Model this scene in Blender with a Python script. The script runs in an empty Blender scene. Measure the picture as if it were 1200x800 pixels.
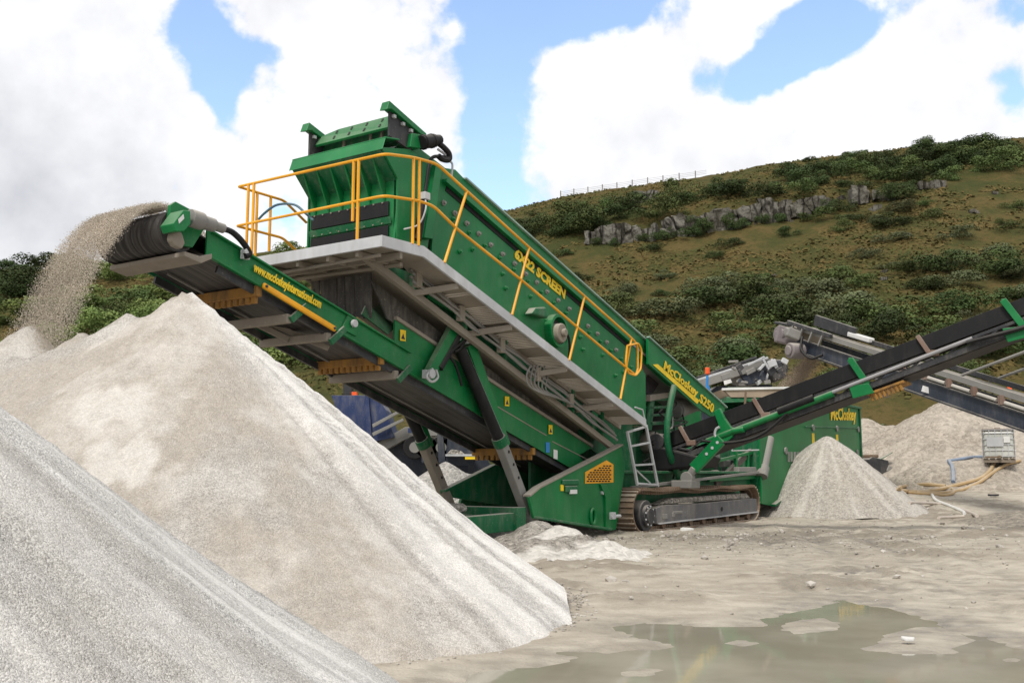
import bpy, bmesh, math, random
import numpy as np
from mathutils import Vector, Matrix

random.seed(7)
RNG = np.random.default_rng(11)
SC = bpy.context.scene
COL = SC.collection

# ------------------------------------------------------------------ survey
# The site was surveyed from the photograph: 36 mm sensor, 35.1 mm lens, eye 1.25 m up, tilted 7.5 deg.
FOC, HOR, EYE = 1170.0, 555.0, 1.25
TILT = math.atan((HOR - 400) / FOC)
CP, SP_ = math.cos(TILT), math.sin(TILT)


def ray(x, y):
    u, v = (x - 600) / FOC, (400 - y) / FOC
    return (u, CP - v * SP_, SP_ + v * CP)


def at_depth(x, y, Y):
    r = ray(x, y); t = Y / r[1]
    return Vector((r[0] * t, Y, EYE + r[2] * t))


def on_level(x, y, z=0.0):
    r = ray(x, y); t = (z - EYE) / r[2]
    return Vector((r[0] * t, r[1] * t, z))


ORG = Vector((2.522, 21.126, 0.0))            # ground under the near end of the near crawler track
HEAD = math.radians(56.0)                     # heading of the machine
AX = (math.cos(HEAD), math.sin(HEAD))
BX = (-AX[1], AX[0])


def _loc(P):
    d = (P[0] - ORG[0], P[1] - ORG[1])
    return Vector((d[0] * AX[0] + d[1] * AX[1], d[0] * BX[0] + d[1] * BX[1], P[2]))


def M(x, y, w):
    """machine coordinates (along, across, up) of a surveyed point on the lengthwise plane 'across = w'"""
    r = ray(x, y)
    t = (w + ORG[0] * BX[0] + ORG[1] * BX[1]) / (r[0] * BX[0] + r[1] * BX[1])
    return _loc((r[0] * t, r[1] * t, EYE + r[2] * t))


def S(x, y, s):
    """the same on the crosswise plane 'along = s'"""
    r = ray(x, y)
    t = (s + ORG[0] * AX[0] + ORG[1] * AX[1]) / (r[0] * AX[0] + r[1] * AX[1])
    return _loc((r[0] * t, r[1] * t, EYE + r[2] * t))


def ML(pts, w):
    return [M(x, y, w) for x, y in pts]


# ------------------------------------------------------------------ tags
def tag(o, label=None, cat=None, group=None, kind=None):
    if label: o['label'] = label
    if cat: o['category'] = cat
    if group: o['group'] = group
    if kind: o['kind'] = kind
    return o


def empty(name, loc=(0, 0, 0), rz=0.0, parent=None):
    o = bpy.data.objects.new(name, None)
    o.empty_display_size = 0.3
    o.location = loc; o.rotation_euler = (0, 0, rz)
    COL.objects.link(o)
    if parent: o.parent = parent
    return o


# ------------------------------------------------------------------ mesh builder
class MB:
    def __init__(self):
        self.v, self.f = [], []

    def add(self, vs, fs):
        n = len(self.v)
        self.v += [tuple(p) for p in vs]
        self.f += [tuple(i + n for i in f) for f in fs]
        return self

    def box(self, c, size, rot=None):
        c = Vector(c); hx, hy, hz = [k / 2 for k in size]
        vs = [Vector((x, y, z)) for x in (-hx, hx) for y in (-hy, hy) for z in (-hz, hz)]
        if rot is not None: vs = [rot @ p for p in vs]
        return self.add([c + p for p in vs], [(0, 1, 3, 2), (4, 6, 7, 5), (0, 4, 5, 1), (2, 3, 7, 6), (0, 2, 6, 4), (1, 5, 7, 3)])

    def slab(self, pts, off):
        """polygon given by 3-D points, thickened by the vector off"""
        off = Vector(off); n = len(pts); P = [Vector(p) for p in pts]
        fs = [tuple(range(n)), tuple(range(2 * n - 1, n - 1, -1))]
        fs += [(i, i + n, (i + 1) % n + n, (i + 1) % n) for i in range(n)]
        return self.add(P + [p + off for p in P], fs)

    def side(self, pts, w0, w1):
        """profile (along, up) extruded across the machine from w0 to w1"""
        return self.slab([(p[0], w0, p[-1]) for p in pts], (0, w1 - w0, 0))

    def bar(self, p0, p1, a, b, up=(0, 0, 1)):
        """rectangular bar; b measured along 'up', a crosswise"""
        p0, p1 = Vector(p0), Vector(p1); d = (p1 - p0)
        if d.length < 1e-6: return self
        d.normalize(); up = Vector(up)
        x = d.cross(up)
        if x.length < 1e-3: x = d.cross(Vector((1, 0, 0)))
        x.normalize(); y = x.cross(d); y.normalize()
        q = [x * (sx * a / 2) + y * (sy * b / 2) for sx, sy in ((-1, -1), (1, -1), (1, 1), (-1, 1))]
        return self.slab([p0 + k for k in q], p1 - p0)

    def tube(self, pts, r, n=8, cap=True):
        pts = [Vector(p) for p in pts]; rings = []
        prev = None
        for i, p in enumerate(pts):
            if i == 0: d = pts[1] - p
            elif i == len(pts) - 1: d = p - pts[i - 1]
            else: d = (pts[i + 1] - p).normalized() + (p - pts[i - 1]).normalized()
            d.normalize()
            if prev is None:
                x = d.cross(Vector((0, 0, 1)))
                if x.length < 0.05: x = d.cross(Vector((1, 0, 0)))
            else:
                x = prev - d * prev.dot(d)
            x.normalize(); prev = x; y = d.cross(x)
            rr = r[i] if isinstance(r, (list, tuple)) else r
            rings.append([p + x * (rr * math.cos(2 * math.pi * k / n)) + y * (rr * math.sin(2 * math.pi * k / n)) for k in range(n)])
        vs = [q for R in rings for q in R]; fs = []
        for i in range(len(pts) - 1):
            for k in range(n):
                fs.append((i * n + k, i * n + (k + 1) % n, (i + 1) * n + (k + 1) % n, (i + 1) * n + k))
        if cap:
            fs.append(tuple(range(n - 1, -1, -1))); fs.append(tuple(range((len(pts) - 1) * n, len(pts) * n)))
        return self.add(vs, fs)

    def cyl(self, p0, p1, r, n=16, r2=None):
        return self.tube([p0, p1], [r, r if r2 is None else r2], n)

    def build(self, name, mat, parent=None, bevel=0.0, smooth=False, loc=None):
        me = bpy.data.meshes.new(name)
        me.from_pydata(self.v, [], self.f); me.update()
        bm = bmesh.new(); bm.from_mesh(me)
        bmesh.ops.recalc_face_normals(bm, faces=bm.faces)
        bm.to_mesh(me); bm.free()
        if smooth:
            me.polygons.foreach_set('use_smooth', [True] * len(me.polygons))
            try: me.set_sharp_from_angle(angle=math.radians(40))
            except Exception: pass
        me.materials.append(mat)
        o = bpy.data.objects.new(name, me); COL.objects.link(o)
        if parent: o.parent = parent
        if loc is not None: o.location = loc
        if bevel:
            b = o.modifiers.new('bevel', 'BEVEL'); b.width = bevel; b.segments = 2
            b.limit_method = 'ANGLE'; b.angle_limit = math.radians(40)
        return o


def curve(p, k=8):
    """Catmull-Rom through p"""
    p = [Vector(q) for q in p]; P = [p[0] * 2 - p[1]] + p + [p[-1] * 2 - p[-2]]; out = []
    for i in range(1, len(P) - 2):
        for j in range(k):
            t = j / k
            out.append(0.5 * ((2 * P[i]) + (P[i + 1] - P[i - 1]) * t + (2 * P[i - 1] - 5 * P[i] + 4 * P[i + 1] - P[i + 2]) * t * t
                              + (3 * P[i] - P[i - 1] - 3 * P[i + 1] + P[i + 2]) * t ** 3))
    out.append(p[-1])
    return out


def rounded(p, r, k=4):
    """polyline with its corners rounded"""
    p = [Vector(q) for q in p]; out = [p[0]]
    for i in range(1, len(p) - 1):
        a = p[i - 1] - p[i]; b = p[i + 1] - p[i]
        ra = min(r, a.length * .45, b.length * .45)
        A, B = p[i] + a.normalized() * ra, p[i] + b.normalized() * ra
        for j in range(k + 1):
            t = j / k
            out.append(A * (1 - t) ** 2 + p[i] * 2 * t * (1 - t) + B * t * t)
    out.append(p[-1])
    return out


def text(s, p0, p1, height, mat, name, parent, off=0.006, bold=0.02, shear=0.0):
    """raised lettering on a plane facing the -across side, running from p0 to p1"""
    cu = bpy.data.curves.new(name, 'FONT'); cu.body = s; cu.size = 1.0
    cu.extrude = 0.004; cu.offset = bold; cu.shear = shear; cu.resolution_u = 2
    o = bpy.data.objects.new(name, cu); COL.objects.link(o)
    bpy.context.view_layer.update()
    me = bpy.data.meshes.new_from_object(o.evaluated_get(bpy.context.evaluated_depsgraph_get()))
    COL.objects.unlink(o); bpy.data.objects.remove(o)
    co = np.zeros(len(me.vertices) * 3); me.vertices.foreach_get('co', co); co = co.reshape(-1, 3)
    x0, x1 = co[:, 0].min(), co[:, 0].max()
    L = (Vector(p1) - Vector(p0)); d = L.normalized()
    kx = L.length / (x1 - x0); cap = 0.72; ky = height / cap
    up = Vector((-d.z, 0, d.x)); nrm = Vector((0, -1, 0))
    base = Vector(p0)
    pts = [base + d * ((q[0] - x0) * kx) + up * (q[1] * ky) + nrm * (off + q[2]) for q in co]
    me.vertices.foreach_set('co', np.array(pts).ravel()); me.update()
    me.name = name
    me.materials.clear(); me.materials.append(mat)
    o = bpy.data.objects.new(name, me); COL.objects.link(o); o.parent = parent
    return o


# ------------------------------------------------------------------ numpy noise
def vnoise(x, y, seed=0):
    xi, yi = np.floor(x).astype(np.int64), np.floor(y).astype(np.int64)
    xf, yf = x - xi, y - yi
    u, v = xf * xf * (3 - 2 * xf), yf * yf * (3 - 2 * yf)

    def h(a, b):
        n = (a * 374761393 + b * 668265263 + seed * 1442695041) & 0xFFFFFFFF
        n = ((n ^ (n >> 13)) * 1274126177) & 0xFFFFFFFF
        return ((n ^ (n >> 16)) & 0xFFFF) / 65535.0
    return (h(xi, yi) * (1 - u) + h(xi + 1, yi) * u) * (1 - v) + (h(xi, yi + 1) * (1 - u) + h(xi + 1, yi + 1) * u) * v


def fbm(x, y, oct=4, seed=0):
    s, a, t = 0, 1.0, 0
    for o in range(oct):
        s = s + a * vnoise(x * 2 ** o, y * 2 ** o, seed + o * 17); t += a; a *= .5
    return s / t


def sstep(a, b, x):
    t = np.clip((x - a) / (b - a), 0, 1)
    return t * t * (3 - 2 * t)


def grid_mesh(name, xs, ys, Z, mat, keep=None, attrs=None, smooth=True):
    """height field over the lines xs, ys; Z[j, i]"""
    nx, ny = len(xs), len(ys)
    X, Y = np.meshgrid(xs, ys)
    co = np.stack([X, Y, Z], -1).reshape(-1, 3)
    idx = np.arange(nx * ny).reshape(ny, nx)
    q = np.stack([idx[:-1, :-1], idx[:-1, 1:], idx[1:, 1:], idx[1:, :-1]], -1).reshape(-1, 4)
    if keep is not None:
        kf = keep.ravel()[q].any(1); q = q[kf]
        used = np.unique(q); mp = -np.ones(nx * ny, int); mp[used] = np.arange(len(used)); q = mp[q]; co = co[used]
    else: used = np.arange(nx * ny)
    return raw_mesh(name, co, q, mat, {k: a.ravel()[used] for k, a in (attrs or {}).items()}, smooth)


def raw_mesh(name, co, faces, mat, attrs=None, smooth=False):
    """fast mesh from arrays; faces all have the same number of corners"""
    faces = np.asarray(faces); k = faces.shape[1]
    me = bpy.data.meshes.new(name)
    me.vertices.add(len(co)); me.vertices.foreach_set('co', np.asarray(co, dtype=np.float32).ravel())
    me.loops.add(faces.size); me.loops.foreach_set('vertex_index', faces.ravel().astype(np.int32))
    me.polygons.add(len(faces)); me.polygons.foreach_set('loop_start', np.arange(0, faces.size, k, dtype=np.int32))
    me.polygons.foreach_set('use_smooth', np.full(len(faces), smooth))
    me.update(calc_edges=True)
    for n, a in (attrs or {}).items():
        at = me.attributes.new(n, 'FLOAT', 'POINT'); at.data.foreach_set('value', a.astype(np.float32))
    me.materials.append(mat)
    o = bpy.data.objects.new(name, me); COL.objects.link(o)
    return o


# ------------------------------------------------------------------ materials
class NT:
    def __init__(self, name):
        self.m = bpy.data.materials.new(name); self.m.use_nodes = True
        self.t = self.m.node_tree; self.t.nodes.clear()
        self.out = self.t.nodes.new('ShaderNodeOutputMaterial')
        self.b = self.t.nodes.new('ShaderNodeBsdfPrincipled')
        self.t.links.new(self.b.outputs[0], self.out.inputs[0])

    def n(self, typ, **kw):
        nd = self.t.nodes.new(typ)
        for k, v in kw.items():
            if k.startswith('i_'):
                key = k[2:]; nd.inputs[int(key) if key.isdigit() else key].default_value = v
            else: setattr(nd, k, v)
        return nd

    def l(self, a, b): self.t.links.new(a, b)

    def val(self, sock, v):
        if hasattr(v, 'is_linked') or hasattr(v, 'links'): self.l(v, sock)
        else: sock.default_value = v

    def math(self, op, a, b=0.0, clamp=False):
        nd = self.n('ShaderNodeMath', operation=op, use_clamp=clamp)
        self.val(nd.inputs[0], a); self.val(nd.inputs[1], b)
        return nd.outputs[0]

    def ramp(self, x, a, b):
        nd = self.n('ShaderNodeMapRange', interpolation_type='SMOOTHSTEP')
        self.val(nd.inputs[0], x); nd.inputs[1].default_value = a; nd.inputs[2].default_value = b
        return nd.outputs[0]

    def mix(self, f, a, b):
        nd = self.n('ShaderNodeMix', data_type='RGBA')
        self.val(nd.inputs[0], f)
        for s, v in ((nd.inputs[6], a), (nd.inputs[7], b)):
            if isinstance(v, tuple): s.default_value = (*v, 1) if len(v) == 3 else v
            else: self.l(v, s)
        return nd.outputs[2]

    def coord(self, scale=(1, 1, 1), which='Object'):
        tc = self.n('ShaderNodeTexCoord'); mp = self.n('ShaderNodeMapping'); mp.inputs['Scale'].default_value = scale
        self.l(tc.outputs[which], mp.inputs[0]); return mp.outputs[0]

    def noise(self, scale, detail=4, vec=None, rough=.55):
        nd = self.n('ShaderNodeTexNoise', i_Scale=scale, i_Detail=detail, i_Roughness=rough)
        self.l(vec if vec is not None else self.coord(), nd.inputs['Vector']); return nd.outputs[0]

    def attr(self, name): return self.n('ShaderNodeAttribute', attribute_name=name).outputs['Fac']

    def up(self):
        g = self.n('ShaderNodeNewGeometry'); s = self.n('ShaderNodeSeparateXYZ')
        self.l(g.outputs['Normal'], s.inputs[0]); return s.outputs[2]

    def bump(self, h, strength=.3, dist=.01):
        nd = self.n('ShaderNodeBump', i_Strength=strength, i_Distance=dist); self.l(h, nd.inputs['Height'])
        self.l(nd.outputs[0], self.b.inputs['Normal']); return nd

    def set(self, col=None, rough=None, metal=None, spec=None):
        if col is not None:
            if isinstance(col, tuple): self.b.inputs['Base Color'].default_value = (*col, 1)
            else: self.l(col, self.b.inputs['Base Color'])
        if rough is not None: self.val(self.b.inputs['Roughness'], rough)
        if metal is not None: self.b.inputs['Metallic'].default_value = metal
        if spec is not None: self.b.inputs['Specular IOR Level'].default_value = spec
        return self.m


DUST = (.40, .365, .31)


def paint(name, col, dust=.5, rough=.42, grime=.35, scuff=.12, metal=0.0, dustcol=DUST, bump=.06):
    """painted or bare metal carrying quarry dust on its ledges, streaks below them and scuffs"""
    k = NT(name)
    big = k.noise(1.1, 5); fine = k.noise(26, 4)
    streak = k.noise(2.6, 6, k.coord((2.2, 2.2, .6)), .65)
    c = k.mix(k.ramp(big, .3, .75), tuple(x * .82 for x in col), tuple(min(1, x * 1.15) for x in col))
    g = k.math('MULTIPLY', k.ramp(k.math('ADD', k.math('MULTIPLY', streak, .65), k.math('MULTIPLY', big, .4)), .46, .74), grime)
    c = k.mix(g, c, tuple(d * .55 for d in dustcol))
    s = k.math('MULTIPLY', k.ramp(fine, .60, .74), scuff)
    c = k.mix(s, c, dustcol)
    u = k.math('MULTIPLY', k.ramp(k.up(), .25, .85), dust)
    u = k.math('MULTIPLY', u, k.ramp(k.math('ADD', big, k.math('MULTIPLY', fine, .3)), .3, .7))
    c = k.mix(u, c, dustcol)
    r = k.math('ADD', k.math('ADD', k.math('MULTIPLY', g, .4), k.math('MULTIPLY', u, .4)), rough, True)
    k.set(c, r, metal, .28)
    if bump: k.bump(k.noise(9, 5), bump, .02)
    return k.m


GREEN = paint('machine_green_paint', (.0022, .150, .038), .50, .42, .16, .10)
GREEN_CLEAN = paint('green_paint_clean', (.0026, .165, .043), .36, .38, .08, .06)
GREEN_DIRTY = paint('green_paint_dusty', (.003, .115, .040), .9, .55, .50, .30)
YELLOW = paint('yellow_rail_paint', (.78, .36, .012), .2, .4, .18, .05)
YELLOW_RUST = paint('rusty_yellow_paint', (.34, .17, .035), .6, .7, 1.0, .6, dustcol=(.19, .135, .09))
LETTER = paint('yellow_lettering', (.80, .56, .02), .1, .45, .06, .05, bump=0)
ORANGE_LETTER = paint('orange_lettering', (.78, .30, .015), .1, .45, .06, .05, bump=0)
GALV = paint('galvanised_steel', (.47, .48, .49), .5, .5, .28, .12, bump=.04)
UNDER = paint('dust_caked_steel', (.27, .235, .19), .7, .85, .6, .45, bump=.25)
GREYSTEEL = paint('grey_dusty_steel', (.22, .215, .20), .8, .6, .5, .3)
DARKSTEEL = paint('dark_steel', (.035, .036, .040), .55, .5, .35, .2)
BLACK = paint('black_rubber', (.007, .007, .008), .2, .6, .05, .03)
BELT_DUSTY = paint('worn_belt', (.020, .018, .017), .5, .65, .22, .10)
CURTAIN = paint('dirty_rubber_curtain', (.05, .046, .042), .5, .75, .7, .3)
RUST = paint('rusty_track_steel', (.185, .125, .082), .95, .75, .7, .5, dustcol=(.40, .345, .28))
CHROME = paint('oily_cylinder_rod', (.30, .30, .31), .4, .35, .4, .1)
BLUE = paint('worn_blue_paint', (.022, .040, .115), .6, .55, .5, .25)
NAVY = paint('dark_slate_paint', (.030, .038, .055), .55, .5, .3, .15)
TAN = paint('sandy_hopper_steel', (.33, .26, .19), .8, .8, .6, .4)
WHITE = paint('white_paint', (.70, .70, .68), .3, .5, .2, .05)
STICKBLUE = paint('blue_sticker', (.03, .20, .50), .1, .5, .1, .05, bump=0)
ORANGE = paint('orange_plastic', (.75, .10, .02), .1, .5, .1, .05)


def belt_streaks():
    k = NT('running_belt_underside')
    c = k.coord((.25, 11, .25))
    n = k.noise(2.2, 5, c); n2 = k.noise(2.0, 3)
    col = k.mix(k.ramp(n, .34, .72), (.010, .009, .009), (.060, .054, .049))
    col = k.mix(k.math('MULTIPLY', k.ramp(n2, .45, .7), .3), col, (.10, .09, .08))
    return k.set(col, .62)


BELT = belt_streaks()


def gravel_mat(name, coarse, fine, brown, scale, bumpd, patch=0.0):
    k = NT(name)
    co = k.coord()
    v = k.n('ShaderNodeTexVoronoi', i_Scale=scale); k.l(co, v.inputs['Vector'])
    v2 = k.n('ShaderNodeTexVoronoi', i_Scale=scale * 2.3); k.l(co, v2.inputs['Vector'])
    sp = k.n('ShaderNodeSeparateColor'); k.l(v.outputs['Color'], sp.inputs[0])
    sp2 = k.n('ShaderNodeSeparateColor'); k.l(v2.outputs['Color'], sp2.inputs[0])
    grain = k.math('ADD', k.math('MULTIPLY', sp.outputs[0], .6), k.math('MULTIPLY', sp2.outputs[0], .4))
    f = k.math('ADD', k.attr('fines'), k.math('MULTIPLY', k.math('SUBTRACT', k.noise(7, 5), .5), .7), True)
    b = k.math('ADD', k.attr('brown'), k.math('MULTIPLY', k.math('SUBTRACT', k.noise(2.3, 5), .5), .9), True)
    dark, light = tuple(c * .34 for c in coarse), tuple(min(.9, c * 1.55) for c in coarse)
    c1 = k.mix(grain, dark, light)
    c1 = k.mix(k.math('MULTIPLY', k.math('GREATER_THAN', sp2.outputs[1], .955), .6), c1, (.10, .09, .085))
    c1 = k.mix(k.math('MULTIPLY', b, .62), c1, brown)
    c2 = k.mix(grain, tuple(c * .76 for c in fine), tuple(min(.95, c * 1.16) for c in fine))
    mid = k.noise(scale * .16, 6, None, .72)
    c1 = k.mix(k.ramp(mid, .40, .62), k.mix(.16, c1, (.14, .135, .13)), c1)
    col = k.mix(k.math('MULTIPLY', f, .90), c1, c2)
    k.set(col, .95, spec=.2)
    hgt = k.math('ADD', k.math('MULTIPLY', v.outputs['Distance'], -1.0), k.math('ADD', k.math('MULTIPLY', v2.outputs['Distance'], -.5), k.math('MULTIPLY', mid, 1.5)))
    bp = k.bump(hgt, .8, bumpd)
    k.val(bp.inputs['Strength'], k.math('SUBTRACT', .85, k.math('MULTIPLY', f, .6)))
    return k.m


GRAVEL_A = gravel_mat('grey_crushed_stone', (.52, .51, .485), (.66, .645, .615), (.48, .44, .375), 115, .009)
GRAVEL_B = gravel_mat('buff_crushed_stone', (.46, .44, .41), (.68, .66, .62), (.45, .39, .315), 95, .009)
GRAVEL_FAR = gravel_mat('distant_crushed_stone', (.35, .305, .25), (.42, .375, .315), (.33, .27, .205), 5.5, .16)
SAND = gravel_mat('pale_washed_sand', (.40, .37, .325), (.48, .45, .40), (.38, .34, .28), 22, .03)
MUD = gravel_mat('churned_pale_mud', (.35, .325, .285), (.55, .525, .48), (.28, .245, .20), 12, .06)

# ================================================================== THE SCREENING PLANT
PLANT = empty('screening_plant', ORG, HEAD)
tag(PLANT, 'big green tracked screening plant with yellow handrails and a raised belt pouring stone', 'screener')
V = Vector


def lin(p, q, t): return V(p) * (1 - t) + V(q) * t


# ---- tail conveyor -------------------------------------------------
WN, WF = 0.75, 2.20
tb = lambda s: 4.162 + (s + 10.848) * (1.354 - 4.162) / (-1.218 + 10.848)    # lower edge of the side plates
tt = lambda s: tb(s) + 0.365
SL = (1.354 - 4.162) / (-1.218 + 10.848)
DIR = V((1, 0, SL)).normalized(); UPN = V((-SL, 0, 1)).normalized()

m = MB()
prof = [(-10.55, tb(-10.55)), (-1.0, tb(-1.0)), (-0.6, tb(-.6) + .2), (-0.9, tt(-.9)), (-10.55, tt(-10.55))]
m.side(prof, WN, WN + .035)
m.side([(-10.5, tb(-10.5)), (-6.2, tb(-6.2)), (-6.2, tb(-6.2) + .03), (-10.5, tb(-10.5) + .03)], WN - .03, WN)      # lower flange
m.side([(-10.5, tt(-10.5) - .03), (-6.4, tt(-6.4) - .03), (-6.4, tt(-6.4)), (-10.5, tt(-10.5))], WN - .05, WN)
TAIL = m.build('tail_conveyor', GREEN, PLANT, .006)
m = MB(); m.side(prof, WF - .035, WF)
m.build('side_plate', GREEN_DIRTY, TAIL, .006)

m = MB()      # feed skirts, the raised upper side of the lower half
sk = [(-6.75, tt(-6.75) + .0), (-6.75, 3.72), (-4.387, 2.995), (-0.35, 1.80), (-0.9, tt(-.9)), ]
m.side(sk, WN + .02, WN + .06)
m.side(sk, WF - .06, WF - .02)
m.build('feed_skirt', GREEN, TAIL, .004)
m = MB()
m.side([(-6.75, 3.72), (-4.387, 2.995), (-0.35, 1.80), (-0.35, 1.86), (-4.387, 3.055), (-6.75, 3.78)], WN - .02, WN + .16)
m.build('dusty_ledge', UNDER, TAIL, .004)
m = MB()
for a, b in (((572, 470), (640, 510)), ((647, 517), (688, 538))):
    p, q = M(*a, WN), M(*b, WN); m.bar(p, q, .02, .018)
m.build('weld_seam', UNDER, TAIL)
m = MB()      # splayed infill plates seen above the skirt
m.slab([M(430, 355, 1.0), M(462, 385, .95), M(455, 392, .85), M(424, 368, .9)], (0, .03, 0))
m.slab([M(424, 366, 1.15), M(446, 356, 1.25), M(466, 374, 1.1), M(459, 388, 1.0)], (0, .04, 0))
m.build('splash_plate', GREEN_DIRTY, TAIL, .004)

# belt: carrying run, return run
m = MB()
zc = lambda s: tb(s) + .27
m.slab([(-10.75, WN + .12, zc(-10.75)), (-.9, WN + .12, zc(-.9)), (-.9, WF - .12, zc(-.9)), (-10.75, WF - .12, zc(-10.75))], (0, 0, .025))
m.build('carrying_belt', BELT_DUSTY, TAIL)
m = MB()
nb = 40
for i in range(nb):
    w0 = WN + .07 + (WF - WN - .14) * i / nb; w1 = WN + .07 + (WF - WN - .14) * (i + 1) / nb
    z0 = tb(-10.7) + .03; z1 = tb(-.8) + .03
    m.add([(-10.7, w0, z0), (-.8, w0, z1), (-.8, w1, z1), (-10.7, w1, z0)], [(0, 1, 2, 3)])
m.build('return_belt', BELT, TAIL)
m = MB()      # far lower edge rail and near inner rail of the belt frame
for w in (WF - .05, WN + .09):
    m.bar((-10.3, w, tb(-10.3) - .05), (-1.2, w, tb(-1.2) - .05), .05, .11, UPN)
m.build('belt_rail', DARKSTEEL, TAIL, .004)
m = MB()
for w in (WF - .32,):
    m.bar((-10.3, w, tb(-10.3) + .0), (-1.4, w, tb(-1.4) + .0), .02, .02, UPN)
m.build('edge_strip', GREYSTEEL, TAIL)

# head drum
hz = tb(-10.95) + .14
m = MB()
N, K = 30, 28
R0 = .26
for i in range(N):
    pass
rings = []
for i in range(N + 1):
    w = WN + .07 + (WF - WN - .10) * i / N
    r = R0 + .012 * math.sin(i * 2.1) + (.010 if i % 3 == 0 else 0)
    rings.append([(-10.95 + r * math.cos(2 * math.pi * k / K), w, hz + r * math.sin(2 * math.pi * k / K)) for k in range(K)])
vs = [p for R in rings for p in R]; fs = []
for i in range(N):
    for k in range(K): fs.append((i * K + k, i * K + (k + 1) % K, (i + 1) * K + (k + 1) % K, (i + 1) * K + k))
fs.append(tuple(range(K - 1, -1, -1))); fs.append(tuple(range(N * K, N * K + K)))
m.add(vs, fs)
m.build('head_drum', BELT, TAIL, 0, True)
m = MB()      # scraper tray below the drum
P = [(-10.98, 3.98), (-10.72, 3.93), (-10.55, 4.02), (-10.55, 4.09), (-10.72, 4.02), (-10.98, 4.04)]
m.side(P, WN - .12, WF)
m.slab([(-11.05, WF - .02, hz - .22), (-10.6, WF - .02, 3.95), (-10.6, WF - .02, hz + .05), (-11.05, WF - .02, hz + .05)], (0, .05, 0))
m.build('scraper_tray', UNDER, TAIL, .01)
m = MB()      # head bearing plate, near side
q = ML([(200, 240), (206, 236), (236, 252), (241, 266), (226, 290), (214, 288), (197, 268)], WN - .02)
m.slab(q, (0, .06, 0))
m.build('head_plate', GREEN, TAIL, .008)
m = MB()
q = ML([(203, 262), (215, 246), (223, 247), (224, 262), (216, 271), (206, 271)], WN - .30)
m.slab(q, (0, .26, 0))
b = m.build('gearbox', GREEN_CLEAN, TAIL, .01)
m = MB(); q = ML([(209, 257), (215, 251), (216, 256), (210, 262)], WN - .306); m.slab(q, (0, .004, 0)); m.build('sticker', WHITE, b)
m = MB()
p, q = M(222, 255, WN - .2), M(262, 268, WN - .2)
m.cyl(p, lin(p, q, .35), .115, 16); m.cyl(lin(p, q, .35), lin(p, q, .7), .09, 16); m.cyl(lin(p, q, .7), q, .065, 14)
m.build('drive_motor', GREYSTEEL, TAIL, .006, True)
m = MB()
q = ML([(204, 268), (214, 272), (218, 285), (214, 292), (206, 288), (201, 280)], WN - .16); m.slab(q, (0, .12, 0))
m.build('bearing_cap', UNDER, TAIL, .03)
m = MB()
q = [M(x, y, WN - .12) for x, y in ((262, 268), (272, 272), (282, 281), (290, 292), (292, 298), (287, 300))]
m.tube(curve(q, 5), .042, 8)
m.build('hydraulic_hose', BLACK, TAIL, 0, True)
m = MB(); c = M(285, 296, WN - .05); m.cyl(c, c + V((0, -.1, 0)), .05, 10); m.box(c + V((.02, -.02, -.03)), (.12, .06, .12))
m.build('hose_fitting', GALV, TAIL, .004)

# beams beneath the belt
def xbeam(name, s, z, hgt, mat, teeth=False, w0=WN + .01, w1=WF + .02, dep=.10):
    mm = MB(); mm.box((s, (w0 + w1) / 2, z), (dep, w1 - w0, hgt))
    o = mm.build(name, mat, TAIL, .012)
    if teeth:
        tm = MB()
        n = 11
        for i in range(n):
            w = w0 + .1 + (w1 - w0 - .2) * i / (n - 1)
            tm.slab([(s - .02, w - .04, z - hgt / 2), (s - .02, w + .04, z - hgt / 2), (s - .02, w + .035, z - hgt / 2 - .09), (s - .02, w - .035, z - hgt / 2 - .09)], (.05, 0, 0))
        tm.build('scraper_teeth', YELLOW_RUST, o)
    return o


xbeam('return_roller_guard', -9.62, 3.86 - .11, .15, YELLOW_RUST, True)
xbeam('cross_beam', -9.05, 3.44, .13, UNDER)
xbeam('cross_beam', -8.25, 3.27, .12, UNDER)
xbeam('return_roller_guard', -7.05, 3.03, .13, YELLOW_RUST, True)
xbeam('cross_beam', -6.70, 2.83, .14, UNDER)
xbeam('return_roller_guard', -2.62, 1.68, .14, YELLOW_RUST, True)
for s in (-9.05, -8.25, -6.7):
    m = MB(); m.bar((s, WN - .02, tb(s) - .22), (s + .3, WN - .02, tb(s) + .02), .05, .1)
    m.build('beam_hanger', GREEN_DIRTY, TAIL, .006)
m = MB()
m.bar(S(262, 360, -9.0), S(338, 398, -8.3), .07, .09)
m.bar(S(300, 372, -8.6), S(385, 408, -7.9), .06, .08)
m.build('diagonal_brace', UNDER, TAIL, .006)

m = MB()
a, b = M(308, 334, WN - .06), M(393, 386, WN - .06)
m.bar(a, b, .05, .085, UPN)
gb = m.build('guard_bar', YELLOW, TAIL, .02)
m = MB()
for t in (.03, .97):
    c = lin(a, b, t) + V((0, -.028, 0)); m.cyl(c, c + V((0, -.012, 0)), .022, 8)
m.build('bolt', DARKSTEEL, gb)
text('www.mccloskeyinternational.com', M(296, 317, WN - .03), M(375, 361, WN - .03), .128, LETTER, 'web_address', TAIL, .008, .03)
for x, y in ((472, 393), (594, 470), (645, 503)):
    m = MB(); c = M(x, y, WN - .0)
    m.slab([c + V((-.07, 0, -.09)), c + V((.07, 0, -.09)), c + V((.07, 0, .09)), c + V((-.07, 0, .09))], (0, -.006, 0))
    d = m.build('warning_decal', LETTER, TAIL)
    m = MB()
    m.slab([c + V((-.05, -.007, -.06)), c + V((.05, -.007, -.06)), c + V((0, -.007, .03))], (0, -.003, 0))
    m.build('decal_mark', DARKSTEEL, d)
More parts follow.
